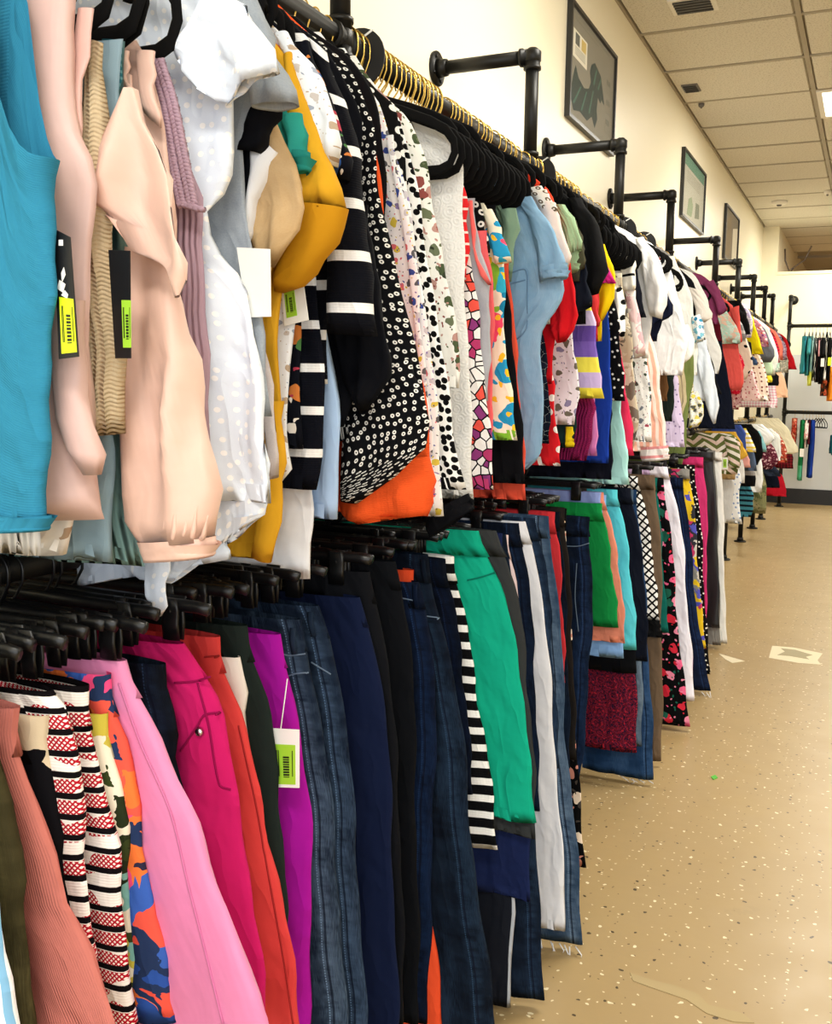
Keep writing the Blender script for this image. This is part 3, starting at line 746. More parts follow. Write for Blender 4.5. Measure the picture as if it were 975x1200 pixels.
# ------------------------------------------------------------------ upper rail, near to far
TEAL = sol('3284a6', 'knit')
g = G('knit_tank_top', 'teal blue fine-knit tank top at the far left edge of the photo', 'top', .83, [
    B(TEAL, [(56, -70), (57, 20), (58, 110), (58, 200), (57, 320), (54, 400), (53, 500), (55, 621)], th=.020, th0=.036, thend=.018, amp=.004, armhole=(.88, .172), na=72),
    P('hem_band', TEAL, [(-60, 604, 55, 604), (-60, 613, 56, 613), (-60, 622, 55, 622)], th=.021, th0=.021, amp=.002)])
G('lace_trimmed_top', 'white pleated hem showing under the teal tank top', 'top', .86, [B(M('solid', 'f4f4f2', fin='pleat'), [(40, 300), (44, 500), (47, 620), (49, 651)], amp=.004)])
G('printed_chiffon_top', 'sheer white top with brown blotches, only its hem showing at the left edge', 'top', .925, [B(M('blotch', 22, 'f3efe9', 'efe6dc', 'f6f4f0', 'b79f88', 'f4f2ee'), [(60, 300), (70, 500), (83, 622), (68, 652)], amp=.008)])
BL2 = sol('dcb8b0', 'satin')
g = G('draped_cardigan', 'dusty pink satin open waistcoat beside the teal tank, with a black swing tag', 'waistcoat', .90, [
    B(BL2, [(91, -40), (84, 50), (79, 100), (86, 148), (101, 188), (106, 230), (103, 290), (98, 360), (97, 420), (98, 500), (106, 570), (113, 610)], th=.02, th0=.02, amp=.014, lam=.13, thend=.03),
    P('lapel', sol('d9b0a6', 'satin'), [(92, 10, 109, 10), (84, 70, 102, 75), (80, 120, 96, 130), (86, 160, 96, 176)], th=.003, amp=.002, dy=.02),
    P('front_drape', BL2, [(60, 360, 96, 352), (62, 420, 97, 425), (70, 480, 106, 490), (88, 540, 117, 548), (100, 556, 112, 557)], th=.010, amp=.005, dy=-.02)])
t = price_tag(g['root'], g['y'], g['org'], [(64, 268), (83, 278), (93, 418), (70, 421)], -.035 * K - .02, CARDB, STY, (.12, .9, .52, .96), 'swing_tag')
for poly in ([(72, 320), (75, 313), (73, 331), (77, 322)], [(67, 338), (70, 328), (74, 343), (77, 333)], [(72, 346), (76, 340), (79, 350), (80, 345)]):
    card('printed_script', t, g['y'], g['org'], [poly[0], poly[1], poly[3], poly[2]], CARDW, .0004, -.035 * K - .0212)
card('printed_emblem', t, g['y'], g['org'], [(69, 281), (74, 281), (74, 288), (69, 288)], CARDW, .0004, -.035 * K - .0212)
G('chunky_knit_vest', 'oatmeal chunky ribbed knit top between the pink waistcoat and the blush blouse', 'knitwear', .945, [
    B(M('heather', 'd8c6a6', 'b59f7c', fin='chunky'), [(100, 45, 118, 50), (100, 120, 121, 110), (88, 200, 124, 200), (86, 300, 128, 300), (90, 400, 138, 400), (98, 470, 142, 470), (100, 512, 144, 508)], th=.016, amp=.005)])
G('chambray_blouse', 'pale blue-grey blouse whose straight hem shows beside the oatmeal knit', 'blouse', .985, [B(sol('93aebc'), [(142, 45), (140, 150), (128, 250), (122, 400), (131, 520), (131, 659)], amp=.006)])
g = G('pleated_blouse', 'sage green crinkle-pleated blouse with a beaded neck edge, hem below the blush cuff', 'blouse', 1.015, [
    B(M('solid', '7d9f9b', fin='pleat'), [(145, 48), (150, 150), (150, 300), (152, 500), (160, 600), (170, 664)], amp=.010, lam=.05),
    P('neck_trim', M('hstripe', '5f8f96', '2f6c78', .006, .5, fin='knit'), [(120, 46, 143, 48), (122, 120, 140, 120), (126, 180, 138, 180)], th=.003, amp=.001, dy=-.02)])
price_tag(g['root'], g['y'], g['org'], [(128, 293), (153, 294), (154, 420), (136, 420)], -.075, CARDB, STG, (.5, 1.0, .46, .9), 'swing_tag')
BLUSH = sol('e6bfae', 'satin')
g = G('blush_blouse', 'blush pink satin blouse with a long gathered sleeve and ruffled shoulder', 'blouse', 1.055, [
    B(BLUSH, [(160, 48), (178, 80), (190, 140), (200, 220), (205, 300), (215, 420), (240, 520), (249, 575), (235, 600)], amp=.008),
    P('neckline', BLUSH, [(143, 60, 150, 60), (144, 90, 152, 95), (150, 106, 158, 112)], th=.003, amp=.001, dy=-.03),
    P('shoulder_strap', BLUSH, [(160, 60, 180, 60), (163, 95, 182, 95), (168, 130, 190, 150)], th=.004, amp=.002, dy=-.015),
    S(BLUSH, [(153, 290, 203, 300), (153, 345, 212, 345), (151, 400, 222, 400), (149, 460, 233, 460), (148, 520, 243, 520), (149, 570, 251, 566), (152, 605, 252, 600), (160, 625, 250, 622), (167, 638, 247, 634)], dy=-.05, th=.020, thend=.022, amp=.010, lam=.055, na=48),
    P('cuff', BLUSH, [(166, 634, 247, 629), (168, 640, 248, 636), (172, 648, 247, 645), (175, 657, 246, 653)], th=.024, th0=.024, amp=.002, dy=-.05),
    P('ruffle', BLUSH, [(147, 104, 158, 104), (139, 135, 168, 138), (124, 182, 184, 180), (107, 234, 197, 228), (127, 247, 206, 258), (141, 260, 213, 283), (147, 288, 221, 304), (172, 305, 227, 322), (194, 312, 226, 332), (212, 350, 219, 347)], dy=-.10, th=.006, amp=.010, lam=.07, grow=False, lip=False, na=56)])
slv = [c for c in g['root'].children if c.name.startswith('sleeve')][0]; sb = bvh_of(slv)
for a, b, c, d, r in ((172, 636, 168, 596, .0028), (182, 638, 180, 584, .0034), (193, 639, 192, 600, .003), (203, 640, 205, 578, .0036), (214, 639, 218, 602, .003), (225, 637, 231, 586, .0034), (236, 635, 243, 604, .0028)):
    pts = [snap(sb, a + (c - a) * t, b + (d - b) * t, g['y'], g['org'], -.0012) for t in np.linspace(0, 1, 7)]
    MB().tube(pts, [r, r * .95, r * .85, r * .7, r * .5, r * .3, r * .1], 7).build('gather_fold', BLUSH, g['root'])
MAUVE = M('solid', 'b497a6', fin='rib')
g = G('braided_knit_top', 'mauve fine-rib top with braided straps beside the blush sleeve', 'knitwear', 1.10, [
    B(MAUVE, [(178, 60), (193, 75), (208, 140), (220, 195), (236, 240), (240, 300), (243, 400), (247, 521)], amp=.006)])
def braid(root, y, org, path, r=.0042, turns=26, dy=-.022, mat=None):
    Pp = catmull([(a, b, 0, 0) for a, b in path], turns * 5)
    for ph in (0, 2.1, 4.2):
        pts = []
        for i, q in enumerate(Pp):
            x, z = ony(q[0], q[1], y + dy); a = i / (turns * 5) * turns * math.pi * 1.0 + ph
            pts.append((x - org[0] + math.cos(a) * r * 1.1, dy + math.sin(a * 2) * r * .5, z - org[2]))
        MB().tube(pts, r * .62, 5).build('braid_cord', mat or MAUVE, root)
braid(g['root'], g['y'], g['org'], [(180, 88), (192, 130), (203, 190), (214, 242)]); braid(g['root'], g['y'], g['org'], [(186, 70), (202, 120), (214, 180), (226, 240)]); braid(g['root'], g['y'], g['org'], [(212, 238), (224, 242), (236, 246)], turns=8)
SW = M('dots', 'e4edfa', 'ffffff', 66, .2, .45, fin='swiss')
g = G('dotted_swiss_dress', 'sheer white dress with raised swiss dots, flutter sleeve and long hanging tie', 'dress', 1.15, [
    B(SW, [(245, -30), (268, 40), (270, 100), (270, 160), (262, 222), (246, 242), (256, 290), (280, 330), (298, 420), (308, 500), (315, 560), (317, 590)], amp=.016, lam=.09, th=.016, na=48),
    P('skirt_tier', SW, [(150, 560, 300, 480), (120, 620, 316, 560), (150, 672, 312, 597), (200, 684, 300, 610)], th=.010, amp=.006, dy=.015),
    P('lining', sol('dfe9f7'), [(90, 600, 230, 590), (91, 650, 262, 630), (92, 687, 272, 655)], th=.008, amp=.006, dy=.02),
    P('tie', SW, [(172, 640, 202, 640), (170, 665, 199, 665), (169, 695, 196, 692), (176, 712, 194, 710), (184, 724, 189, 722)], th=.003, amp=.002, dy=-.03),
    P('flutter_sleeve', SW, [(206, 60, 250, -10), (222, 84, 278, 0), (240, 112, 303, 30), (262, 118, 320, 58), (272, 112, 327, 84)], th=.007, amp=.010, lam=.07, dy=-.05, grow=False)])
price_tag(g['root'], g['y'], g['org'], [(278, 290), (317, 292), (318, 371), (290, 372)], .02, CARDW, None, nm='swing_tag')
GR = M('heather', '7d8792', 'a9b0b8')
G('chambray_tee', 'grey chambray tee with frayed sleeve edges behind the white dotted dress', 'shirt', 1.20, [
    B(GR, [(300, 20), (316, 60), (300, 120), (280, 180), (300, 300), (316, 420), (323, 488)], amp=.008),
    S(GR, [(268, -5, 296, -8), (288, 40, 322, 55), (296, 90, 343, 100), (300, 128, 348, 122)], dy=-.02)])
G('black_cap_sleeve_top', 'black cap-sleeved top half hidden behind the white dotted dress', 'shirt', 1.225, [B(sol('14151b'), [(300, 60), (330, 110), (300, 180), (290, 300)]), S(sol('14151b'), [(284, 112, 330, 118), (278, 150, 322, 150), (276, 178, 305, 180)], dy=-.01)])
G('white_linen_shirt', 'white linen shirt with a turned-up short sleeve beside the tan tee', 'shirt', 1.245, [B(sol('eef1f6'), [(302, 120), (320, 170), (300, 240), (285, 300), (300, 400)]), S(sol('f2f4f8'), [(300, 150, 322, 178), (284, 195, 312, 212), (277, 245, 298, 255), (276, 290, 288, 292)], dy=-.015),
    P('trailing_panel', M('heather', 'b9aeb0', 'd9d2d2'), [(290, 370, 303, 370), (300, 450, 318, 450), (312, 520, 322, 520), (315, 562, 322, 560)], th=.005)])
TAN = M('heather', 'cdb189', 'bb9a6c')
G('tan_knit_tee', 'tan heathered knit tee whose short sleeve pokes out over the mustard top', 'shirt', 1.27, [B(TAN, [(312, 130), (322, 160), (330, 240), (320, 300), (310, 380)]), S(TAN, [(306, 142, 321, 138), (298, 190, 342, 190), (292, 240, 361, 244), (297, 285, 340, 285), (312, 312, 318, 313)], dy=-.025, th=.012, thend=.014)])
G('teal_green_tee', 'teal green tee with a folded cuff above the mustard sleeve', 'shirt', 1.29, [B(sol('2f9a8e'), [(325, 90), (340, 140), (338, 260)]), S(sol('2f9a8e'), [(330, 135, 350, 132), (340, 170, 358, 170), (346, 205, 362, 200)], dy=-.01), P('cuff', sol('26867c'), [(340, 178, 362, 178), (345, 206, 362, 202)], th=.024, dy=-.012)])
MU = sol('dda62a')
G('mustard_blouse', 'mustard yellow long top, its wide sleeve cuff hanging open', 'shirt', 1.32, [
    B(MU, [(330, 60), (352, 120), (350, 240), (332, 330), (326, 400), (328, 480), (330, 560), (327, 620), (320, 656)], amp=.006),
    P('hem_strip', MU, [(305, 470, 331, 470), (308, 560, 331, 560), (305, 610, 328, 612), (298, 650, 320, 659)], th=.012, amp=.006, dy=-.02),
    S(MU, [(332, 66, 342, 62), (338, 120, 358, 115), (347, 180, 382, 175), (348, 215, 396, 214), (346, 248, 404, 246)], dy=0, th=.016, thend=.026),
    P('cuff', sol('c98f1c'), [(346, 240, 404, 244), (342, 270, 396, 276), (330, 310, 370, 318), (322, 334, 340, 342), (326, 342, 334, 344)], th=.024, thend=.014, dy=-.004)])
G('coral_camisole', 'thin coral red top peeping out above the mustard shoulder', 'top', 1.34, [B(sol('e8523c'), [(316, 44), (334, 60), (343, 85), (336, 110), (330, 200)], th=.01)])
DP = M('floral', 'e9eef5', 26, .16, 'b9a58f', 'c9c2be', '9fa9bd')
G('dainty_print_blouse', 'white blouse with dainty faded print, short sleeve falling over the mustard one', 'blouse', 1.365, [
    B(DP, [(326, 38), (350, 80), (362, 150), (350, 345), (336, 430), (341, 520), (345, 556), (333, 564)], amp=.008),
    S(DP, [(322, 40, 334, 36), (340, 80, 362, 72), (360, 130, 388, 120), (366, 160, 399, 158), (374, 190, 396, 196)], dy=-.03, thend=.018)])
NF = M('floral', '10131f', 16, .26, 'c7773a', 'e8e2da', '3b62a8', '4a7a45', 'b03a4e')
G('navy_floral_blouse', 'navy blouse strewn with small multicoloured flowers beside the mustard hem', 'blouse', 1.395, [
    B(NF, [(340, 46), (364, 100), (352, 240), (350, 380), (355, 460), (358, 526)], amp=.006),
    S(NF, [(346, 54, 360, 48), (362, 100, 378, 92), (378, 150, 396, 146), (388, 205, 414, 195), (394, 215, 410, 212)], dy=-.03)])
G('tagged_navy_striped_tee', 'navy tee with spaced white stripes and an open white price tag', 'shirt', 1.42, [
    B(M('hstripe', '10131f', 'f2f2f2', .055, .2, fin='knit'), [(346, 50), (372, 110), (366, 250), (374, 380), (378, 450), (379, 530), (372, 574)], amp=.006)])
price_tag(ALL and bpy.data.objects['tagged_navy_striped_tee'], 1.42 * K, (RX, 1.42 * K, RZU), [(330, 340), (356, 332), (362, 375), (334, 382)], -.05, CARDW, STG, (.1, .55, .05, .8))
ST = M('hstripe', '12141d', 'f1f1f0', .064, .2, fin='knit')
G('wide_sleeve_striped_top', 'black knit top with bold white stripes and a straight three-quarter sleeve', 'shirt', 1.455, [
    B(ST, [(352, 36), (378, 66), (394, 110), (396, 200), (385, 300), (385, 450)], amp=.005),
    S(ST, [(362, 44, 382, 62), (378, 90, 396, 100), (390, 150, 412, 150), (388, 220, 424, 220), (386, 290, 430, 290), (384, 350, 436, 350), (385, 391, 442, 394)], dy=-.03, amp=.002, th=.022)])
G('sky_blue_shirt', 'plain sky blue shirt hanging long beside the striped navy tee', 'shirt', 1.48, [B(sol('a9c4e6'), [(365, 200), (375, 300), (388, 400), (398, 500), (400, 560), (398, 608)], amp=.009, lam=.05)])
G('white_cotton_tunic', 'long white cotton tunic hanging lowest, between the mustard hem and the orange knit', 'tunic', 1.445, [B(sol('eceef3'), [(350, 300), (356, 500), (364, 560), (363, 620), (362, 679)], amp=.006, lam=.05)])
BT = sol('11131b')
G('black_long_sleeve_tee', 'black tee with overlapping long sleeves beside the bold striped sleeve', 'shirt', 1.53, [
    B(BT, [(375, 52), (400, 90), (425, 150), (425, 300), (430, 420), (405, 500)], amp=.006),
    S(BT, [(390, 240, 430, 240), (392, 330, 440, 330), (394, 390, 452, 390), (402, 440, 458, 432), (418, 480, 440, 470), (425, 486, 433, 480)], dy=-.015)])
RG = M('rings', '121317', 'e9e6df', 92, .18)
G('ring_dot_blouse', 'black blouse printed with tiny white rings, its loose hem over the orange knit', 'blouse', 1.585, [
    B(RG, [(385, 56), (410, 84), (434, 140), (450, 220), (462, 300), (474, 370), (484, 420), (498, 470), (501, 520)], amp=.010),
    P('knotted_hem', RG, [(424, 440, 480, 420), (420, 480, 494, 460), (402, 520, 501, 495), (401, 560, 501, 522), (402, 586, 420, 590)], th=.012, dy=-.02)])
G('orange_sweater', 'bright orange knit sweater with a bulging hem below the ring-dot blouse', 'knitwear', 1.64, [
    B(M('solid', 'ee5a26', fin='knit'), [(400, 70), (420, 108), (440, 190), (458, 290), (477, 370), (492, 450), (500, 530), (507, 590), (498, 606)], th=.022, thend=.02, amp=.009),
    P('bunched_hem', M('solid', 'f05c28', fin='knit'), [(402, 545, 500, 535), (400, 580, 506, 570), (402, 604, 504, 600), (425, 613, 485, 606)], th=.032, amp=.012, lam=.09, thend=.012, dy=-.01)])
G('plain_black_cardigan', 'plain black cardigan edge standing behind the ring-dot blouse', 'cardigan', 1.70, [B(sol('15161a'), [(405, 64), (430, 96), (446, 150), (453, 200), (446, 300), (440, 400)], amp=.005)])
NV = M('floral', 'f1efef', 30, .24, 'c7c2c8', 'd8c24c', '3d4f96', 'd86a72', '8e7fb0', '5d5d62')
G('novelty_print_shirt', 'white shirt scattered with tiny yellow, red and blue novelty drawings', 'shirt', 1.79, [
    B(NV, [(420, 90), (444, 120), (462, 180), (478, 240), (492, 310), (505, 390), (512, 470), (517, 540), (520, 605)], amp=.007),
    P('button_placket', NV, [(452, 160, 460, 158), (474, 280, 482, 278), (488, 400, 496, 398), (497, 520, 505, 518), (500, 600, 508, 598)], th=.003, amp=0, dy=-.025)])
HT = M('dots', 'f4f4f1', '101012', 78, .40, .7)
G('black_floral_scarf_top', 'narrow black top with sparse white leaves squeezed behind the novelty shirt', 'top', 1.84, [B(M('dots', '151515', 'eceae4', 40, .25, 1), [(440, 104), (462, 128), (474, 170), (478, 240), (480, 320)], amp=.004)])
g = G('spotted_tunic', 'white tunic densely spotted in black, finished with a solid black hem band', 'tunic', 1.89, [
    B(HT, [(446, 110), (468, 140), (482, 190), (494, 260), (506, 330), (520, 420), (532, 500), (546, 574)], amp=.007),
    P('hem_band', sol('16171c'), [(498, 606, 548, 578), (500, 618, 551, 588), (505, 630, 556, 597)], th=.015, amp=.006)])
LF = M('floral', 'f0efe8', 22, .3, '4d5a3e', '6a7358', '8b4a45', '3c4534', 'b98f86')
G('leaf_print_blouse', 'cream blouse printed with grey-green leaves and dusty red buds', 'blouse', 1.94, [B(LF, [(460, 122), (482, 145), (498, 190), (508, 240), (520, 310), (532, 370), (543, 420), (541, 455)], amp=.008)])
LC = M('solid', 'f3f3f1', fin='lace')
G('white_lace_top', 'long white lace top showing its round-eyelet yoke inside a bare hanger loop', 'top', 2.085, [
    B(LC, [(490, 138), (522, 152), (540, 175), (541, 250), (545, 330), (549, 420), (552, 500), (555, 585)], amp=.005)], hscale=1.0)
GZ = M('geo', 58, '17141a', .07, 'f1ecea', 'b23a6a', 'e8574a', 'f3efec', '8a3a78', 'f3efec')
G('red_trim_blouse', 'thin strip of a red blouse with black rickrack beside the white lace', 'blouse', 2.10, [B(M('hstripe', 'd6262a', 'f0d9d2', .02, .2), [(536, 190), (547, 235), (549, 290), (547, 330)], amp=.003)])
G('geometric_print_dress', 'dress in a jagged black, white, magenta and coral geometric print', 'dress', 2.13, [B(GZ, [(538, 230), (548, 290), (558, 350), (566, 410), (572, 480), (579, 540), (580, 574)], amp=.006)])
G('grey_coral_tank', 'heather grey tank top edged in coral with a deep armhole', 'top', 2.16, [
    B(M('heather', '9c9ea6', 'b9bbc2'), [(556, 232), (562, 290), (574, 330), (575, 360), (574, 420), (572, 470)], amp=.005),
    P('armhole_trim', sol('f0706c'), [(549, 235, 553, 235), (556, 300, 560, 300), (566, 330, 571, 326), (572, 334, 577, 334)], th=.003, amp=0, dy=-.018)])
G('coral_tank_top', 'plain coral pink long tank between the grey tank and the bright medallion dress', 'top', 2.20, [B(sol('ee6469'), [(570, 270), (577, 320), (578, 400), (577, 480), (572, 530), (567, 562)], amp=.005)])
G('black_squiggle_top', 'black top with fine white squiggles, a sliver above the coral tank', 'top', 2.235, [B(M('rings', '131316', 'dedad2', 50, .2), [(562, 235), (570, 270), (575, 300)], amp=.003)])
SZ = M('floral', 'f6efd6', 11, .42, '2a9ccc', 'f5c62e', 'ee4f72', '84bf3a', '1f86b0', '35b4d4')
G('medallion_dress', 'bright summer dress of turquoise, yellow and pink medallions', 'dress', 2.29, [
    B(SZ, [(566, 238), (584, 265), (590, 300), (591, 350), (594, 410), (601, 470), (608, 516)], amp=.006),
    P('flutter_sleeve', SZ, [(566, 248, 576, 245), (574, 275, 590, 275), (582, 310, 598, 306)], th=.008, dy=-.02)])
G('black_pleated_skirt', 'black top with a flared solid hem below the medallion dress', 'top', 2.34, [B(sol('131419'), [(580, 240), (592, 330), (604, 420), (612, 500), (617, 567)], amp=.007), ])
G('coral_lined_skirt', 'coral orange hem hanging below the black flared hem', 'skirt', 2.39, [B(sol('e9573f'), [(596, 300), (606, 420), (614, 520), (618, 586)], amp=.006)])
G('sage_ruffle_blouse', 'sage green smocked blouse with a ruffled armhole beside the denim shirt', 'blouse', 2.42, [B(M('solid', '83a08a', fin='pleat'), [(586, 240), (598, 270), (600, 330)], amp=.004), P('ruffle', sol('7f9d86'), [(586, 246, 604, 244), (590, 270, 608, 268), (588, 295, 602, 298), (592, 318, 600, 322)], th=.007, amp=.008, lam=.03, dy=-.02)])
DN = M('denim', '7fa6c6', 'b7d3e6', seam=.9)
g = G('denim_shirt', 'pale washed denim shirt with a chest pocket and rolled short sleeve', 'shirt', 2.50, [
    B(DN, [(604, 228), (624, 238), (642, 265), (654, 300), (661, 340), (650, 368), (638, 385), (634, 420), (637, 500), (633, 535), (618, 550)], amp=.010, lam=.06),
    S(DN, [(606, 232, 622, 230), (618, 255, 644, 262), (628, 290, 658, 292), (632, 318, 664, 312), (634, 332, 664, 326)], dy=-.02, th=.014, thend=.024),
    P('rolled_cuff', DN, [(632, 314, 664, 308), (634, 330, 664, 326)], th=.026, th0=.024, thend=.026, amp=.004, dy=-.02)])
for pl in ([(594, 322), (616, 316), (618, 350), (617, 385), (604, 398), (598, 380), (594, 322)], [(594, 334), (616, 328)]): stitch('pocket_seam', g['body'], pl, g['y'], g['org'], sol('6f93b4'), g['root'], .0014)
G('lace_yoke_tee', 'cream tee with a crochet lace shoulder behind the denim shirt', 'shirt', 2.58, [B(sol('e8ddd4'), [(620, 222), (646, 245), (648, 300), (646, 380)]), S(sol('ead9d2'), [(624, 228, 640, 222), (640, 262, 656, 258), (650, 300, 668, 298), (652, 318, 666, 316)], dy=-.02), P('lace_yoke', M('rings', 'efe7dc', '6b5a4a', 60, .2), [(618, 222, 634, 218), (630, 236, 646, 232), (638, 250, 652, 248)], th=.010, dy=-.028)])
G('red_puff_blouse', 'bright red blouse with an elasticated puff sleeve hanging past the denim sleeve', 'blouse', 2.62, [B(sol('cf1420'), [(640, 240), (655, 300), (652, 380), (648, 450)]), S(sol('d81a24'), [(652, 312, 668, 308), (646, 345, 672, 340), (644, 370, 680, 365), (646, 385, 672, 384), (652, 402, 663, 400)], dy=-.02, amp=.008, lam=.03)])
G('orange_red_cardigan', 'orange-red cardigan shoulder standing highest behind the velvet hangers', 'cardigan', 2.66, [B(sol('ef4a2c'), [(628, 208), (646, 226), (652, 240), (648, 300)], th=.014)])
G('mint_tee', 'soft green ribbed tee with a short folded sleeve', 'shirt', 2.72, [B(M('solid', 'a3c39b', fin='rib'), [(640, 230), (660, 256), (662, 320)]), S(M('solid', 'a5c59c', fin='rib'), [(650, 240, 661, 240), (662, 268, 676, 262), (668, 298, 682, 292)], dy=-.02), P('cuff', sol('8fb08c'), [(662, 296, 678, 294), (664, 320, 677, 318)], th=.014)])
G('olive_grey_tee', 'dark olive tee wedged between the mint tee and the black polo', 'shirt', 2.77, [B(sol('4c4c40'), [(655, 240), (672, 264), (684, 290), (680, 330)]), S(sol('52513f'), [(664, 262, 674, 258), (672, 290, 684, 286), (676, 318, 685, 314)], dy=-.01)])
G('navy_tee', 'navy blue tee with its plain sleeve under the black polo sleeve', 'shirt', 2.81, [B(sol('1c2230'), [(660, 250), (682, 300), (680, 340)]), S(sol('1a2130'), [(668, 305, 684, 300), (672, 335, 690, 330), (676, 366, 694, 358)], dy=-.02)])
G('black_polo', 'black polo shirt with a wide dark open sleeve', 'shirt', 2.87, [B(sol('1b1c1e'), [(656, 224), (682, 250), (690, 320), (688, 380)]), S(sol('1d1e20'), [(664, 232, 680, 232), (678, 262, 700, 262), (684, 296, 710, 300), (686, 320, 711, 318), (690, 346, 702, 344)], dy=-.02, th=.034, thend=.036)])
G('dark_ink_print_dress', 'dark dress with sketchy white ink marks beside the denim shirt', 'dress', 2.60, [B(M('geo', 60, 'e2e2dd', .006, '141b2a', '1d2436', '0f1522'), [(630, 360), (638, 400), (644, 460), (645, 520)], amp=.005)])
G('red_dotted_dress', 'red dress sprinkled with small black and white flowers', 'dress', 2.69, [B(M('dots', 'd51f28', 'f2e6e0', 26, .2, .3), [(640, 400), (648, 440), (652, 490), (658, 546)], amp=.006)])
G('embroidered_white_blouse', 'white blouse with small grey embroidered sprigs beside the purple colour-block blouse', 'blouse', 2.84, [B(M('floral', 'eceaf2', 18, .2, '6e6a5c', '8a86a8'), [(655, 330), (668, 385), (678, 430), (678, 470), (674, 498)], amp=.006)])
G('yellow_trim_top', 'dark top with a bright yellow hanging strip under the embroidered blouse', 'top', 2.88, [B(sol('1d3a3a'), [(665, 400), (676, 480), (672, 525)]), P('yellow_strip', sol('e8cf1e'), [(663, 500, 671, 500), (663, 524, 672, 524)], th=.004, dy=-.02)])
G('colour_block_blouse', 'blouse in lavender, yellow and violet blocks with a square sleeve', 'blouse', 2.95, [B(M('multistripe', .22, 'c9b4e4', 'f0e04a', 'd9c9ee', '6a4fa8', '7a5fb8', 'f2e657'), [(680, 330), (696, 370), (700, 410), (703, 440), (708, 467)], amp=.004)])
G('plum_frayed_cardigan', 'plum knit cardigan with a frayed lower edge under the colour-block blouse', 'cardigan', 3.0, [B(M('solid', '8d1f55', fin='chunky'), [(690, 440), (698, 480), (694, 510), (688, 540)], th=.014)])
G('orchid_pink_top', 'orchid pink satin top beside the royal blue tunic', 'top', 3.05, [B(sol('cf6db4', 'satin'), [(694, 400), (699, 460), (701, 534)])])
G('coral_red_tee', 'coral red tee sleeve between the black polo and the yellow tee', 'shirt', 3.09, [B(sol('d8363a'), [(690, 280), (700, 330), (702, 400)]), S(sol('dc3c3e'), [(690, 345, 700, 340), (692, 384, 703, 382)], dy=-.01)])
G('yellow_tee', 'vivid yellow tee between the black polo and the striped white top', 'shirt', 3.16, [B(sol('f2cf12'), [(688, 250), (702, 290), (708, 340), (706, 400)]), S(sol('f4d214'), [(698, 290, 708, 286), (702, 325, 720, 320), (700, 350, 720, 346), (700, 378, 708, 374)], dy=-.02)])
G('magenta_blouse', 'magenta top, a thin bright line above the yellow tee', 'top', 3.12, [B(sol('d82a8a'), [(676, 240), (692, 262), (708, 300), (722, 332)], th=.006)])
G('royal_blue_tunic', 'long royal blue tunic with a squared hem', 'tunic', 3.24, [B(sol('1c3fa4'), [(708, 320), (715, 380), (716, 460), (714, 543)], amp=.004)])
G('dark_navy_skirt_top', 'dark navy top with a straight hem behind the royal blue tunic', 'top', 3.30, [B(sol('1b1d2c'), [(715, 440), (718, 520), (718, 562)])])
G('aqua_shift', 'pale aqua top whose straight hem hangs beside the royal blue tunic', 'top', 3.45, [B(sol('b5ece8'), [(722, 400), (728, 470), (735, 530), (738, 568)], amp=.005)])
G('pin_dot_black_blouse', 'black blouse with fine white pin dots beside the royal blue tunic', 'blouse', 3.38, [B(M('dots', '131316', 'efece4', 50, .16, .9), [(716, 330), (724, 370), (729, 420), (733, 470)], amp=.004)])
G('raspberry_top', 'raspberry pink top showing as a tapering strip beside the pin-dot blouse', 'top', 3.50, [B(sol('e0325a'), [(722, 380), (732, 440), (740, 490), (743, 534)])])
G('white_black_dot_blouse', 'white blouse with large black dots on its short sleeve', 'blouse', 3.58, [B(M('dots', 'f3f1ec', '131313', 24, .18, .2), [(716, 330), (730, 350), (728, 400)]), S(M('dots', 'f3f1ec', '131313', 24, .18, .2), [(720, 340, 728, 336), (722, 370, 733, 366), (722, 400, 731, 398)], dy=-.01)])
G('metallic_sequin_top', 'bronze and silver mottled shiny top', 'top', 3.66, [B(M('blotch', 24, 'b7a78a', '6e6250', 'd8cfb8', '4e443a', 'c8bca0', fin='satin'), [(728, 320), (738, 380), (744, 440), (748, 500), (742, 528)], amp=.006)])
G('white_black_striped_tee', 'cream tee with thin black stripes beside the plain white tee', 'shirt', 3.80, [B(M('hstripe', 'ece8de', '17171a', .06, .12), [(730, 296), (744, 300), (744, 345)], amp=.003), S(M('hstripe', 'ece8de', '17171a', .06, .12), [(727, 300, 744, 296), (728, 320, 745, 318), (730, 342, 744, 340)], dy=-.01), P('body_print', M('blotch', 16, 'e9c8c8', 'f1e6e0', 'd8a9b0'), [(732, 340, 744, 340), (740, 390, 752, 385), (744, 420, 756, 416)], th=.01)])
G('navy_pinstripe_jacket', 'black jacket edge between the striped tee and the plain white tee', 'jacket', 3.90, [B(sol('191a26'), [(740, 290), (750, 340), (758, 372)])])
G('plain_white_tee', 'plain white tee with the largest sleeve, right of the black velvet hangers', 'shirt', 4.0, [B(sol('f3f3f3'), [(742, 276), (758, 298), (764, 350), (760, 420)]), S(sol('f4f4f4'), [(744, 280, 754, 278), (752, 305, 770, 300), (756, 335, 782, 335), (758, 352, 780, 358), (762, 370, 776, 374)], dy=-.02, th=.03)])
G('garden_print_tunic', 'ivory tunic with small dark leaves and berries down its front', 'tunic', 4.08, [B(M('floral', 'f2efec', 20, .2, '4a5548', 'a34a5c', '7a7f8a'), [(748, 330), (756, 400), (762, 460), (764, 518)], amp=.005)])
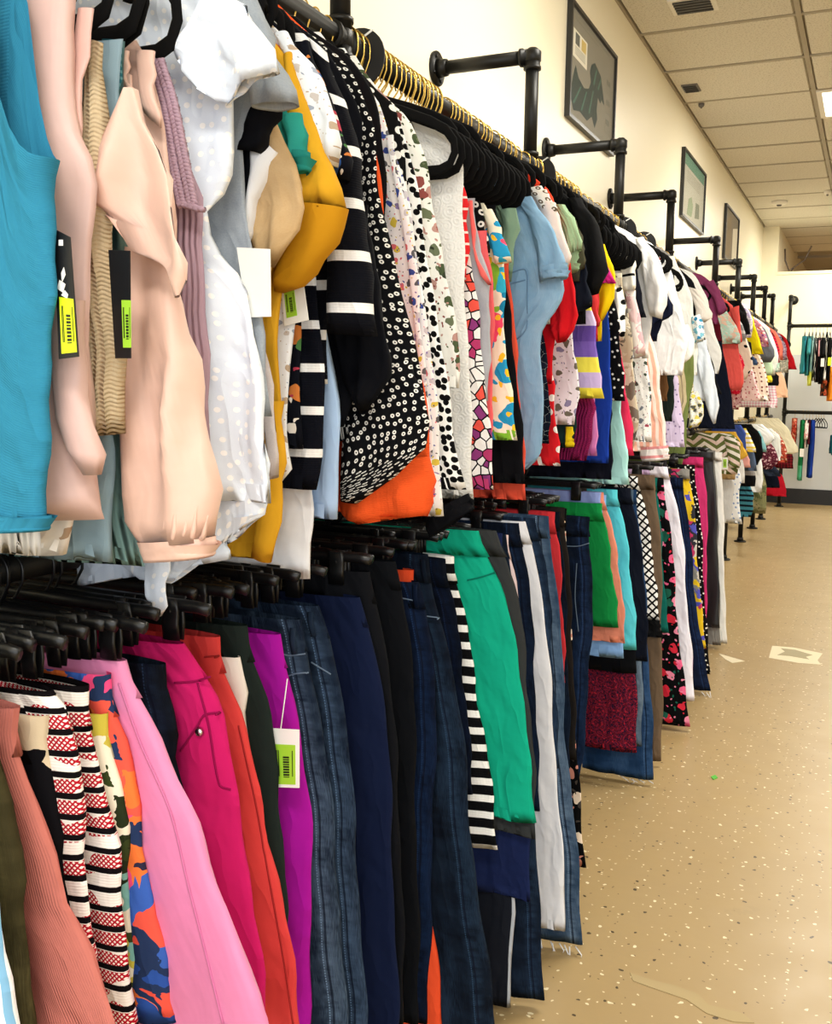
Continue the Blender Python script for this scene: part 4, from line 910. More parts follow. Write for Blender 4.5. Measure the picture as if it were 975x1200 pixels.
G('coral_tie_dye_dress', 'peach and coral striped dress with a white banded hem', 'dress', 4.25, [
    B(M('vstripe', 'f3b49e', 'f6e3d8', .022, .45), [(760, 380), (770, 420), (777, 480), (783, 530)], amp=.006), P('hem_band', M('hstripe', 'f6f0ee', 'e79a9c', .03, .3), [(751, 524, 783, 522), (750, 534, 784, 532), (753, 541, 783, 539)], th=.018, amp=.003)])
G('navy_block_top', 'navy top with an angular sleeve crossing between two white tees', 'shirt', 4.35, [B(sol('1a1f38'), [(764, 300), (780, 340), (770, 400)]), S(sol('1a1f38'), [(772, 348, 782, 344), (776, 368, 790, 366), (766, 380, 776, 376)], dy=-.01)])
G('second_white_tee', 'long white tee with a red neck label behind the plain white tee', 'shirt', 4.5, [B(sol('f5f5f5'), [(762, 284), (782, 310), (796, 350), (806, 400), (800, 440)], amp=.006), P('neck_label', sol('e34a44'), [(764, 298, 772, 302), (768, 304, 773, 307)], th=.004, dy=-.02)])
G('white_peasant_blouse', 'white peasant blouse with a ballooning sleeve and tiny embroidery', 'blouse', 4.65, [S(sol('f1efe8'), [(766, 390, 806, 380), (768, 405, 814, 400), (774, 418, 814, 414), (784, 428, 800, 427)], dy=-.02, amp=.008, lam=.04), B(sol('f1efe8'), [(780, 320), (800, 380), (800, 440)]), P('aqua_cuff', sol('5cbccb'), [(772, 396, 796, 384), (772, 404, 798, 394), (775, 410, 796, 402)], th=.03, dy=-.045)])
G('brown_slip_top', 'brown top showing as a thin strip right of the peach dress', 'top', 4.72, [B(sol('7d5a3a'), [(776, 400), (782, 440), (782, 470)])])
G('forest_green_top', 'very dark green top between the peach dress and the lavender blouse', 'top', 4.82, [B(sol('26302a'), [(782, 400), (790, 440), (788, 494)])])
G('lavender_blouse', 'lavender blouse with a dotted scalloped hem', 'blouse', 4.95, [B(M('dots', 'd9c8e6', '8d7aa8', 40, .14, .8), [(786, 400), (795, 450), (800, 490), (803, 524)], amp=.006)])
G('tan_smocked_top', 'tan smocked top with a cream edge', 'top', 5.02, [B(M('solid', 'cbbb95', fin='pleat'), [(790, 380), (802, 430), (804, 470), (800, 492)])])
G('olive_utility_top', 'olive green top whose hem hangs below the lavender blouse', 'top', 5.12, [B(sol('76834a'), [(800, 380), (813, 420), (806, 490), (801, 540), (796, 556)])])
G('yellow_floral_blouse', 'white blouse with yellow blossoms on a flared sleeve', 'blouse', 5.25, [B(M('floral', 'f4f1e6', 26, .3, 'd8c23a', '5a5a52', 'e6d764'), [(800, 400), (812, 440), (812, 490)]), S(M('floral', 'f4f1e6', 26, .3, 'd8c23a', '5a5a52', 'e6d764'), [(808, 462, 817, 458), (808, 482, 826, 482), (806, 502, 818, 500)], dy=-.01)])
G('blue_splash_blouse', 'white blouse with a blue splashed sleeve', 'blouse', 5.35, [B(sol('f2f2ee'), [(790, 300), (808, 340), (815, 380), (818, 440)]), S(M('floral', 'f3f6f8', 30, .3, '3f9fc9', '7fc4de', '2d83b5'), [(810, 372, 820, 368), (812, 392, 826, 388), (814, 402, 824, 400)], dy=-.01)])
G('long_white_sleeve_shirt', 'white shirt with one long sleeve reaching down over the navy dress', 'shirt', 5.45, [B(sol('e9eff6'), [(806, 380), (820, 430), (826, 470)]), S(sol('e6eef8'), [(812, 400, 828, 398), (820, 440, 836, 436), (826, 470, 842, 466), (832, 488, 841, 484), (836, 497, 839, 496)], dy=-.02)])
G('black_blazer', 'black blazer with cream lapels near the plum tee', 'blazer', 5.6, [B(sol('17181d'), [(792, 310), (812, 330), (822, 380), (836, 430), (846, 462)]), P('lapel', sol('efe6dc'), [(806, 336, 820, 340), (816, 366, 836, 370), (812, 376, 826, 378)], th=.008, dy=-.03)])
G('white_open_shirt', 'white open shirt hanging behind the black blazer', 'shirt', 5.75, [B(sol('f4f2ec'), [(812, 320), (828, 350), (838, 390), (846, 420), (842, 438)])])
G('plum_tee', 'plum purple tee with the highest sleeve beside the distant bracket', 'shirt', 5.95, [B(sol('7c3558'), [(822, 322), (838, 340), (842, 380)]), S(sol('823a5e'), [(824, 332, 836, 328), (836, 350, 846, 346), (842, 370, 852, 364)], dy=-.02)])
G('maroon_dark_top', 'maroon and black top under the plum sleeve', 'top', 6.1, [B(sol('5a1220'), [(828, 350), (840, 370), (847, 400)])])
G('navy_shift_dress', 'long navy dress, the last garment before the small pink clothes', 'dress', 6.5, [B(sol('171d30'), [(838, 360), (848, 410), (856, 460), (862, 503)], amp=.006)])
# bare velvet hangers
EL = {}
for i, yy in enumerate(np.linspace(2.03, 2.50, 18)):
    hanger('v', RX, yy * K, RZU, 'empty black velvet hanger bunched between the white lace top and the denim shirt', 'empty hangers above the geometric dress', (i % 3 - 1) * .05).scale = (1.0, 1, 1.25)
for i, yy in enumerate(np.linspace(3.33, 3.86, 11)):
    hanger('v', RX, yy * K, RZU, 'empty black velvet hanger bunched above the yellow tee and royal blue tunic', 'empty hangers above the yellow tee', (i % 3 - 1) * .05).scale = (1.0, 1, 1.25)
for i, yy in enumerate(np.linspace(4.2, 4.5, 4)):
    hanger('v', RX, yy * K, RZU, 'empty black velvet hanger bunched above the plain white tees', 'empty hangers above the white tees', (i % 3 - 1) * .05)
for i, yy in enumerate((.925, .965, 1.0, 1.035, 1.085, 1.135)):
    hanger('v', RX, (yy + .004) * K, RZU, 'bare black velvet hanger at the top left, over the blush blouse', 'bare hangers at the top left', (i % 3 - 1) * .05).scale = (1, 1, 1.42)

# ------------------------------------------------------------------ lower rail, near to far
LG = 'garments on the lower rail of the near rack'
# hem heights decide how far along the rail each garment can hang: no hem may dip under the floor
LOWY = {}
def ycap(pts):
    c = 1e9
    for p in pts:
        px, py = (p[0], p[1]) if len(p) < 4 else (p[2], p[3])
        if py <= 1201:
            d = RM @ _ray(px, py)
            if d[2] < 0: c = min(c, (EYE - .022) * d[1] / -d[2] / K)
    return c
QUEUE = []
def Lw(name, label, cat, mat, pts, y=None, kind='trousers', extra=(), **kw):
    if y is None: y = onx(pts[0][0], pts[0][1], -.8875 * K)[0] / K
    q = dict(a=(name, label, cat, mat, pts, kind, list(extra), kw), y=y, cap=ycap(pts), after=[]); QUEUE.append(q); return q
def flush():
    ys = [min(q['y'] * (1 - .10 * min(1, max(0, (q['y'] - 1.2) / .8))), q['cap']) for q in QUEUE]
    for i in range(1, len(ys)): ys[i] = max(ys[i], ys[i - 1] + .014)
    caps = [q['cap'] for q in QUEUE]
    for i in range(len(ys) - 1, -1, -1):
        ys[i] = min(ys[i], caps[i]); 
        if i < len(ys) - 1: ys[i] = min(ys[i], ys[i + 1] - .012)
    for q, y in zip(QUEUE, ys):
        name, label, cat, mat, pts, kind, extra, kw = q['a']
        if kind == 'trousers': pr = [('trousers', mat, pts, dict(dict(split=1.0, th=.014), **kw))]
        else: pr = [(kind, mat, pts, dict(dict(th=.013, amp=.010, lam=.10, hwmax=.19), **kw))]
        if y > 1.9:
            pr[0][3].update(th=.008, amp=min(.006, pr[0][3].get('amp', .006)), thend=.010)
        g = G(name, label, cat, y, pr + extra, LG, 'c')
        for fn in q['after']: fn(g)
    QUEUE.clear()
def den(a, b, s=.02):
    dk = lambda h: ''.join('%02x' % int(int(h[i:i + 2], 16) * .55) for i in (0, 2, 4))
    b = ''.join('%02x' % int(int(b[i:i + 2], 16) * .84) for i in (0, 2, 4))
    return M('denim', dk(a), b, seam=.018 if s < .1 else .022)
Lw('striped_pyjama_trousers', 'white trousers with fine blue stripes at the bottom left corner', 'trousers', M('vstripe', 'eef3f8', '7fb2d6', .012, .35), [(-60, 900), (-5, 1060), (6, 1120), (16, 1200), (20, 1300)], y=.74)
Lw('olive_jeans', 'faded olive green jeans left of the salmon trousers', 'trousers', den('6b6038', '8a7d50', .12), [(-12, 845), (0, 892), (16, 967), (30, 1040), (42, 1200), (46, 1300)], y=.79)
Lw('salmon_corduroys', 'salmon pink fine corduroy trousers, wide at the hem', 'trousers', sol('c4746a', 'cord'), [(21, 829), (22, 862), (30, 911), (54, 976), (79, 1060), (103, 1120), (131, 1200), (160, 1300)])
Lw('black_cream_floral_trousers', 'black trousers with large cream leaf shapes behind the salmon pair', 'trousers', M('blotch', 9, '14141a', '14141a', 'd9c9ab', '17171c', '101014'), [(56, 838), (60, 900), (72, 980), (79, 1040), (92, 1120), (104, 1200)])
STC = M('stitch', 1, fin='knit')
Lw('cross_stitch_trousers', 'left one of two white trousers with black stripes and red cross-stitch', 'trousers', STC, [(60, 809), (78, 830), (90, 890), (97, 960), (105, 1050), (112, 1120), (118, 1200)])
Lw('cross_stitch_trousers', 'right and wider one of two white trousers with red cross-stitch and black stripes', 'trousers', STC, [(102, 803), (108, 850), (116, 900), (127, 950), (138, 990), (144, 1040), (152, 1120), (158, 1200), (163, 1300)])
Lw('leaf_print_trousers', 'cream trousers with green and olive leaves beside the cross-stitch pair', 'trousers', M('blotch', 13, 'efe8d2', '3d4a26', 'cbbd4a', 'f1ecdc', '7fb9b0', '2f3a22'), [(125, 836), (132, 880), (146, 940), (152, 1000), (154, 1080), (160, 1200)])
Lw('blue_coral_floral_trousers', 'trousers with big blue, coral and pink flowers', 'trousers', M('blotch', 11, '2f55a8', 'e85a4a', '26375c', 'ee4f86', '3b62b8', '33304a', 'f07a3c'), [(128, 790), (136, 830), (152, 880), (163, 950), (176, 1030), (190, 1100), (206, 1200)])
g = Lw('pink_satin_trousers', 'light bubblegum pink satin trousers flaring towards the bottom', 'trousers', sol('e285b4', 'satin'), [(146, 774), (163, 813), (187, 864), (210, 920), (233, 976), (256, 1037), (287, 1116), (314, 1200), (340, 1290)])
def _f(g):
    stitch('crease', g['trousers'], [(140, 800), (165, 870), (200, 950), (222, 1040), (240, 1110), (262, 1200)], g['y'], g['org'], sol('d070a2', 'satin'), g['root'], .0015)
g['after'].append(_f)
Lw('indigo_side_button_jeans', 'dark indigo jeans between the pink satin and the magenta pair', 'jeans', den('141c2c', '33486a'), [(193, 778), (200, 820), (207, 870), (216, 930), (226, 1000)], y=1.09)
MG = sol('c21c62')
g = Lw('magenta_jeans', 'deep magenta pink jeans with a curved pocket and a silver rivet', 'jeans', MG, [(214, 754), (236, 782), (257, 822), (266, 870), (274, 930), (286, 1000), (299, 1083), (309, 1150), (314, 1230)], y=1.14)
def _f(g):
    for pl in ([(205, 800), (230, 798), (254, 790)], [(212, 880), (222, 865), (232, 850), (240, 838), (262, 834)], [(232, 800), (245, 850), (258, 920), (271, 925)]): stitch('pocket_seam', g['trousers'], pl, g['y'], g['org'], sol('8e1048'), g['root'], .0013)
    bb = bvh_of(g['trousers']); rp = snap(bb, 235, 857, g['y'], g['org'], .001)
    MB().tube([(rp[0], rp[1], rp[2]), (rp[0], rp[1] - .004, rp[2])], [.0055, .004], 14).build('rivet', plain('silver_metal', 'd8d8d8', .25, 1), g['root'])['label'] = 'round silver rivet'
g['after'].append(_f)
CR = sol('d0413f')
g = Lw('coral_red_jeans', 'coral red jeans right beside the magenta pair', 'jeans', CR, [(257, 746), (264, 785), (284, 845), (301, 920), (316, 995), (330, 1060), (345, 1140), (355, 1230)])
def _f(g):
    for pl in ([(280, 850), (300, 940), (316, 1030), (332, 1120), (344, 1200)], [(240, 770), (260, 768)]): stitch('side_seam', g['trousers'], pl, g['y'], g['org'], sol('9c2a2a'), g['root'], .0012)
g['after'].append(_f)
Lw('ivory_trousers', 'ivory trousers, a short strip visible beside the coral red jeans', 'trousers', sol('efe8e0'), [(280, 770), (287, 800), (290, 850), (292, 900)])
Lw('charcoal_green_trousers', 'charcoal green dress trousers left of the fuchsia pair', 'trousers', sol('25302c'), [(289, 733), (300, 780), (316, 840), (324, 900), (329, 960), (334, 1060), (338, 1150)])
FU = sol('a5159a')
g = Lw('fuchsia_trousers', 'fuchsia purple trousers carrying a white and green price tag', 'trousers', FU, [(327, 743), (335, 775), (346, 820), (353, 880), (361, 950), (365, 1020), (363, 1100), (361, 1200), (361, 1290)])
def _f(g):
    price_tag(g['root'], g['y'], g['org'], [(315, 853), (351, 855), (351, 923), (319, 922)], -.05, CARDW, STG, (.12, .86, .27, .95))
    MB().tube([(ony(327, 800, g['y'] - .05)[0] - RX, -.03, ony(327, 800, g['y'] - .05)[1] - RZL), (ony(329, 858, g['y'] - .05)[0] - RX, -.051, ony(329, 858, g['y'] - .05)[1] - RZL)], .0007, 5).build('tag_string', CARDW, g['root'])
g['after'].append(_f)
J1 = den('243a5e', '7e9bbd')
def jeans(lab, mat, pts, y=None, nm='blue_jeans', pocket=None, loops=None, cat='jeans', **kw):
    q = Lw(nm, lab, cat, mat, pts, y=y, **kw)
    def fn(g):
        for pl in pocket or (): stitch('pocket_seam', g['trousers'], pl, g['y'], g['org'], plain('denim_thread', '5f7288', .8), g['root'], .0011)
        if loops:
            b = bvh_of(g['trousers'])
            for (ax, ay, bx_, by) in loops:
                p, r = snap(b, ax, ay, g['y'], g['org'], .006), snap(b, bx_, by, g['y'], g['org'], .006)
                MB().tube([p, tuple((np.array(p) + np.array(r)) / 2 + np.array((0, -.003, 0))), r], .0045, 6, ry=.0016).build('belt_loop', mat, g['root'])
    q['after'].append(fn); return q
jeans('mid-blue faded jeans with pale side seams, right of the fuchsia trousers', J1, [(351, 726), (360, 757), (370, 813), (384, 911), (393, 1004), (399, 1107), (405, 1200), (410, 1290)], pocket=[[(318, 762), (338, 768), (358, 766)], [(322, 800), (344, 790), (362, 788)]], loops=[(346, 735, 348, 765)])
jeans('washed blue jeans with a round button, second from the fuchsia trousers', den('1f3558', '6684aa'), [(372, 710), (389, 752), (398, 800), (406, 864), (417, 990), (424, 1107), (429, 1200), (432, 1290)], pocket=[[(365, 776), (378, 784), (388, 790)]], loops=[(366, 716, 370, 745)])
Lw('navy_trousers', 'plain navy blue smooth trousers with a wide front', 'trousers', sol('121d3e'), [(421, 700), (432, 730), (441, 765), (452, 855), (459, 967), (463, 1107), (467, 1200), (469, 1290)])
Lw('black_dress_trousers', 'black dress trousers right of the navy pair, the first of two', 'trousers', sol('14161c'), [(432, 670), (446, 720), (456, 800), (465, 900), (470, 1000), (474, 1200)])
Lw('black_utility_trousers', 'black trousers with a pocket seam, the second of two', 'trousers', sol('0f1218'), [(462, 658), (472, 690), (480, 740), (485, 827), (488, 967), (491, 1200)])
jeans('inky blue stretch jeans with a belt loop, under a small coral patch', den('0f2148', '254274'), [(490, 682), (499, 705), (506, 750), (510, 827), (509, 943), (504, 1060), (501, 1200)], pocket=[[(466, 700), (482, 703), (494, 706)]], loops=[(488, 684, 490, 712)])
Lw('orange_trousers', 'bright orange trousers, a thin strip near the bottom', 'trousers', sol('e5502c'), [(484, 668), (492, 800), (500, 1000), (504, 1065), (512, 1130), (519, 1200), (524, 1290)])
jeans('dark blue wide flared jeans with a long stitched side seam', den('13243e', '3a5678', .15), [(501, 650), (510, 696), (524, 752), (541, 850), (555, 990), (571, 1130), (579, 1200), (588, 1290)], loops=[(497, 655, 501, 682)], pocket=[[(488, 720), (500, 722), (516, 724)]])
jeans('navy jeans, narrow strip left of the black and white stripes', den('101d38', '1f3560'), [(521, 655), (531, 700), (540, 760), (549, 840), (556, 930)])
Lw('striped_knit_skirt', 'black and white horizontally striped knit skirt', 'skirt', M('hstripe', '101114', 'f3f3f0', .030, .42, fin='knit'), [(531, 652), (543, 710), (550, 755), (557, 803), (566, 850), (572, 897), (583, 997)], kind='skirt_body', amp=.006)
g = Lw('teal_green_skirt', 'bright teal green skirt, smooth and flaring, the boldest block on the lower rail', 'skirt', sol('12a888'), [(560, 622), (575, 655), (590, 695), (601, 740), (613, 803), (622, 900), (629, 965)], kind='skirt_body', amp=.006, lam=.14)
def _f(g):
    stitch('waist_seam', g['skirt_body'], [(548, 680), (565, 676), (583, 670)], g['y'], g['org'], sol('0c7a64'), g['root'], .0014)
g['after'].append(_f)
Lw('charcoal_skirt', 'charcoal grey skirt edge right behind the teal green skirt', 'skirt', sol('3a3d3e'), [(581, 622), (596, 655), (610, 720), (620, 820), (626, 900), (629, 982)], kind='skirt_body')
Lw('bright_pink_skirt', 'bright pink skirt corner peeping out under the teal green skirt', 'skirt', sol('d8379a'), [(575, 640), (590, 750), (596, 880), (598, 976)], kind='skirt_body')
Lw('navy_velvet_skirt', 'navy blue textured skirt hanging below the teal green skirt', 'skirt', M('heather', '141c40', '1d2a56'), [(588, 625), (602, 760), (614, 900), (620, 985), (623, 1056)], kind='skirt_body')
Lw('side_striped_trousers', 'dark trousers with twin grey side stripes at the bottom', 'trousers', M('vstripe', '1d212c', 'aab0ba', .09, .06), [(580, 640), (592, 800), (600, 1000), (602, 1080), (599, 1180)])
jeans('flared dark jeans whose hem reaches lowest beside the white pair', den('1b2f4e', '405c82'), [(592, 626), (606, 700), (620, 860), (628, 1000), (631, 1080), (635, 1130), (638, 1174)], pocket=None)
Lw('blush_pink_jeans', 'very pale pink jeans strip beside the charcoal skirt', 'jeans', sol('ecd5d8'), [(595, 627), (603, 670), (609, 720), (612, 800), (613, 900)])
jeans('dark rinse jeans left of the white jeans', den('16294a', '2c4670'), [(607, 613), (618, 660), (626, 760), (630, 860), (634, 950)])
Lw('white_jeans', 'white jeans with a straight hem near the floor', 'jeans', sol('e6e8ef'), [(615, 611), (628, 650), (638, 720), (645, 800), (651, 880), (657, 970), (662, 1040), (663, 1091)], amp=.009, lam=.05)
jeans('blue jeans behind the white pair, top half showing', den('1e3960', '5577a2'), [(626, 607), (638, 650), (645, 720), (650, 800), (656, 900)])
def fray(g, anchors, mat=None):
    for (ax, ay, bx_, by) in anchors:
        p = ony(ax, ay, g['y']); q = ony(bx_, by, g['y']); o = g['org']; md = ((p[0] + q[0]) / 2 + .008, (p[1] + q[1]) / 2)
        MB().tube([(p[0] - o[0], -.004, p[1] - o[2]), (md[0] - o[0], -.01, md[1] - o[2]), (q[0] - o[0], -.006, q[1] - o[2])], [.0016, .0012, .0006], 5).build('frayed_thread', sol('e8e8ea'), g['root'])
g = jeans('light wash jeans with a raw frayed hem, ending beside the white jeans', den('4a6f9e', '9ab8d8'), [(642, 605), (650, 660), (657, 740), (662, 850), (669, 920), (676, 1000), (680, 1060), (683, 1108)])
g['after'].append(lambda g: fray(g, [(634, 1098, 631, 1118), (646, 1102, 652, 1128), (648, 1104, 644, 1116), (662, 1106, 670, 1136), (668, 1108, 662, 1128), (675, 1108, 682, 1122), (656, 1104, 660, 1116)]))
Lw('scarlet_jeans', 'scarlet red jeans, thin strip between blue pairs', 'jeans', sol('c8343c'), [(650, 600), (656, 650), (660, 730), (663, 800)])
jeans('slim navy jeans beside the scarlet strip', den('15233e', '2b4468'), [(656, 600), (663, 700), (666, 800), (669, 900)])
Lw('espresso_trousers', 'dark espresso brown trousers hanging beside the button-fly jeans', 'trousers', sol('2a2624'), [(661, 595), (667, 660), (671, 750), (675, 850), (676, 890)])
Lw('black_blossom_trousers', 'black trousers with cream and pink blossom, hem near the floor beside the light wash jeans', 'trousers', M('floral', '0c0d10', 12, .24, 'e8d6c2', 'c98878', '14141a', '4a4440'), [(664, 596), (669, 740), (674, 850), (679, 920), (684, 985), (688, 1016)])
g = jeans('dark indigo high-waisted jeans with a side button, left of the green skirt', den('14284a', '35548a'), [(691, 606), (693, 650), (694, 700), (693, 760), (688, 830), (682, 900), (678, 940)], y=2.98, pocket=[[(664, 640), (678, 640), (692, 636)], [(676, 660), (674, 700), (678, 740)]])
Lw('kelly_green_skirt', 'kelly green straight skirt with a flat hem', 'skirt', sol('138a44'), [(705, 590), (712, 625), (718, 670), (723, 710), (725, 736)], kind='skirt_body', amp=.004)
Lw('periwinkle_skirt', 'periwinkle blue skirt top just showing above the green skirt', 'skirt', sol('8fa2dc'), [(704, 577), (710, 640), (716, 700)], kind='skirt_body')
Lw('peach_shorts', 'peach coral skirt just behind the kelly green one', 'skirt', sol('e08a72'), [(707, 577), (718, 620), (726, 670), (731, 720), (733, 754)], kind='skirt_body', amp=.009, lam=.05)
Lw('powder_blue_skirt', 'powder blue skirt hem showing below the peach one', 'skirt', sol('86b2ea'), [(710, 580), (722, 660), (729, 730), (731, 772)], kind='skirt_body')
Lw('aqua_skirt', 'clear aqua turquoise long skirt', 'skirt', sol('5cd0de'), [(723, 574), (733, 620), (740, 680), (744, 720), (746, 762)], kind='skirt_body')
Lw('black_ruffle_skirt', 'short black skirt, its ruffled hem just above the dark red print', 'skirt', sol('101218'), [(722, 576), (736, 680), (744, 750), (746, 790)], kind='skirt_body')
RP = M('suzani', 22, '6a1424', '1d1636', 'a02030', '2a1a3e', '7a1a2c', '1a1230')
Lw('dark_red_paisley_skirt', 'dark red and navy paisley skirt hanging low behind the kelly green skirt', 'skirt', RP, [(720, 590), (735, 680), (744, 780), (746, 883)], kind='skirt_body', amp=.010)
Lw('navy_straight_skirt', 'navy straight skirt between the aqua skirt and the lattice dress', 'skirt', sol('151b2c'), [(739, 572), (748, 620), (755, 680), (758, 730), (759, 776)], kind='skirt_body')
jeans('pale blue jeans strip beside the dark red paisley skirt', den('86a8cc', 'b8d0e6'), [(742, 574), (750, 700), (753, 800), (753, 874)])
g = jeans('mid-blue cropped jeans with a white frayed hem, below the lattice skirt', den('2f5fa0', '5c88c2'), [(746, 574), (757, 700), (762, 800), (765, 860), (766, 914)])
def _f(g):
    fray(g, [(727, 908, 738, 916), (738, 912, 748, 916), (748, 912, 756, 918), (760, 914, 766, 918), (742, 912, 740, 918)])
g['after'].append(_f)
Lw('lattice_skirt', 'black and white diamond lattice skirt with a black hem band', 'skirt', M('lattice', 'f2f2f0', '121214', 40, .3), [(748, 558), (757, 600), (764, 640), (769, 690), (773, 728)], kind='skirt_body', extra=[P('hem_band', sol('131416'), [(773, 727), (775, 738), (777, 747)], th=.018, amp=.006, hwmax=.19)])
Lw('taupe_trousers', 'taupe brown trousers with a long narrow leg', 'trousers', sol('6c5a48'), [(767, 557), (772, 600), (775, 660), (776, 760), (776, 850), (775, 892)])
Lw('pine_green_skirt', 'pine green skirt corner right of the lattice skirt hem', 'skirt', sol('12645c'), [(770, 560), (776, 640), (780, 700), (784, 742)], kind='skirt_body')
Lw('black_cherry_blossom_trousers', 'wide black trousers embroidered with pink blossom and green leaves', 'trousers', M('floral', '0c0d10', 13, .3, 'e0608a', 'c8283c', '1f5c4c', '101114', 'e88aa8'), [(777, 560), (786, 620), (792, 700), (798, 770), (805, 825), (809, 852)])
Lw('lavender_white_trousers', 'pale lavender and white wide trousers', 'trousers', M('vstripe', 'dcc0ea', 'eceaf6', .3, .2), [(782, 547), (793, 590), (801, 640), (806, 710), (811, 770), (814, 822)])
g = jeans('deep blue flared jeans with a frayed hem beside the lavender trousers', den('1c2f5c', '2f4b84'), [(800, 560), (808, 620), (814, 690), (822, 750), (829, 790), (833, 810)])
def _f(g):
    fray(g, [(822, 810, 826, 818), (828, 811, 832, 822), (832, 810, 830, 822)])
g['after'].append(_f)
Lw('tropical_print_trousers', 'trousers mixing yellow, violet and grey tropical print', 'trousers', M('blotch', 8, 'e8c22a', '5a5ac0', '8c8a86', 'c83a6a', 'cfc8c0', '3a3a44'), [(808, 550), (814, 600), (818, 660), (822, 710), (828, 760)])
Lw('speckled_black_trousers', 'black trousers densely speckled with white', 'trousers', M('dots', '141416', 'e4e0d8', 60, .2, 1), [(814, 545), (822, 620), (826, 700), (830, 760), (833, 790)])
Lw('hot_pink_trousers', 'hot pink slim trousers', 'trousers', sol('d83a78'), [(824, 536), (828, 580), (829, 640), (828, 700), (829, 750)])
Lw('black_sequin_trousers', 'glossy black trousers third from the end of the near lower rail', 'trousers', M('solid', '14171b', fin='satin'), [(836, 530), (840, 600), (842, 660), (844, 736)])
Lw('grey_trousers', 'stone grey trousers, second to last on the near lower rail', 'trousers', sol('7d7c78'), [(838, 528), (842, 620), (843, 700), (845, 756)])
Lw('winter_white_trousers', 'winter white straight trousers, last on the near lower rail', 'trousers', sol('ecebe6'), [(846, 530), (848, 600), (849, 660), (850, 710), (853, 754)])
flush()
# bare clip hangers at the lower left
for i, yy in enumerate(np.linspace(.72, 1.5, 9)):
    hanger('c', RX, yy * K, RZL, 'bare black clip hanger on the lower rail at the left, under the pale hems', 'empty clip hangers at the lower left', (i % 3 - 1) * .05)
for i, yy in enumerate(np.linspace(1.55, 2.9, 16)):
    hanger('c', RX, yy * K, RZL, 'bare black clip hanger on the lower rail, between the orange knit and the denim shirt', 'empty clip hangers in the middle', (i % 3 - 1) * .05)

# ------------------------------------------------------------------ distant rack of small clothes
UG = "small clothes on the distant upper rail"; LG2 = "small clothes on the distant lower rail"
HK = 'small black hanger carrying a little garment on the distant rack'
def kid(name, label, cat, mat, pts, y, upper=True, sleeve=None, smat=None, kind='body', **kw):
    parts = [('body' if kind == 'body' else kind, mat, pts, dict(hwmax=.15, amp=.008, lam=.07, **kw))]
    if kind == 'trousers': parts = [('trousers', mat, pts, dict(split=1.0, hwmax=.13, th=.012))]
    if sleeve: parts.append(('sleeve', smat or mat, sleeve, dict(dy=-.012, th=.02)))
    return G(name, label, cat, y, parts, UG if upper else LG2, 'v', RZU if upper else RZL, HK + (' above' if upper else ' below'), 'small hangers on the distant ' + ('upper' if upper else 'lower') + ' rail', True, .72)
kid('coral_romper', 'coral romper with bow straps, first of the small clothes above', 'romper', sol('f0605a'), [(858, 358), (864, 380), (866, 410), (872, 450), (866, 462)], 7.0, sleeve=[(855, 362, 866, 358), (862, 385, 868, 384), (864, 404, 870, 400)])
kid('mint_bow_top', 'pale mint top with a peach panel on the coral romper', 'top', M('blotch', 40, 'bfe0d4', 'f0c8b4', 'd9ece4'), [(862, 380), (868, 395), (868, 408)], 6.95)
kid('red_dotted_shorts', 'raspberry red dotted leggings under the coral romper', 'leggings', M('dots', 'd01f3c', 'f0b0b8', 60, .16, .6), [(864, 408), (872, 425), (870, 445), (868, 462)], 7.15)
kid('rose_print_leggings', 'dusty rose print leggings below the red dotted pair', 'leggings', M('floral', 'c8a0a0', 30, .3, '8a2a3a', 'e8d8d0'), [(868, 440), (870, 460), (866, 480)], 7.3)
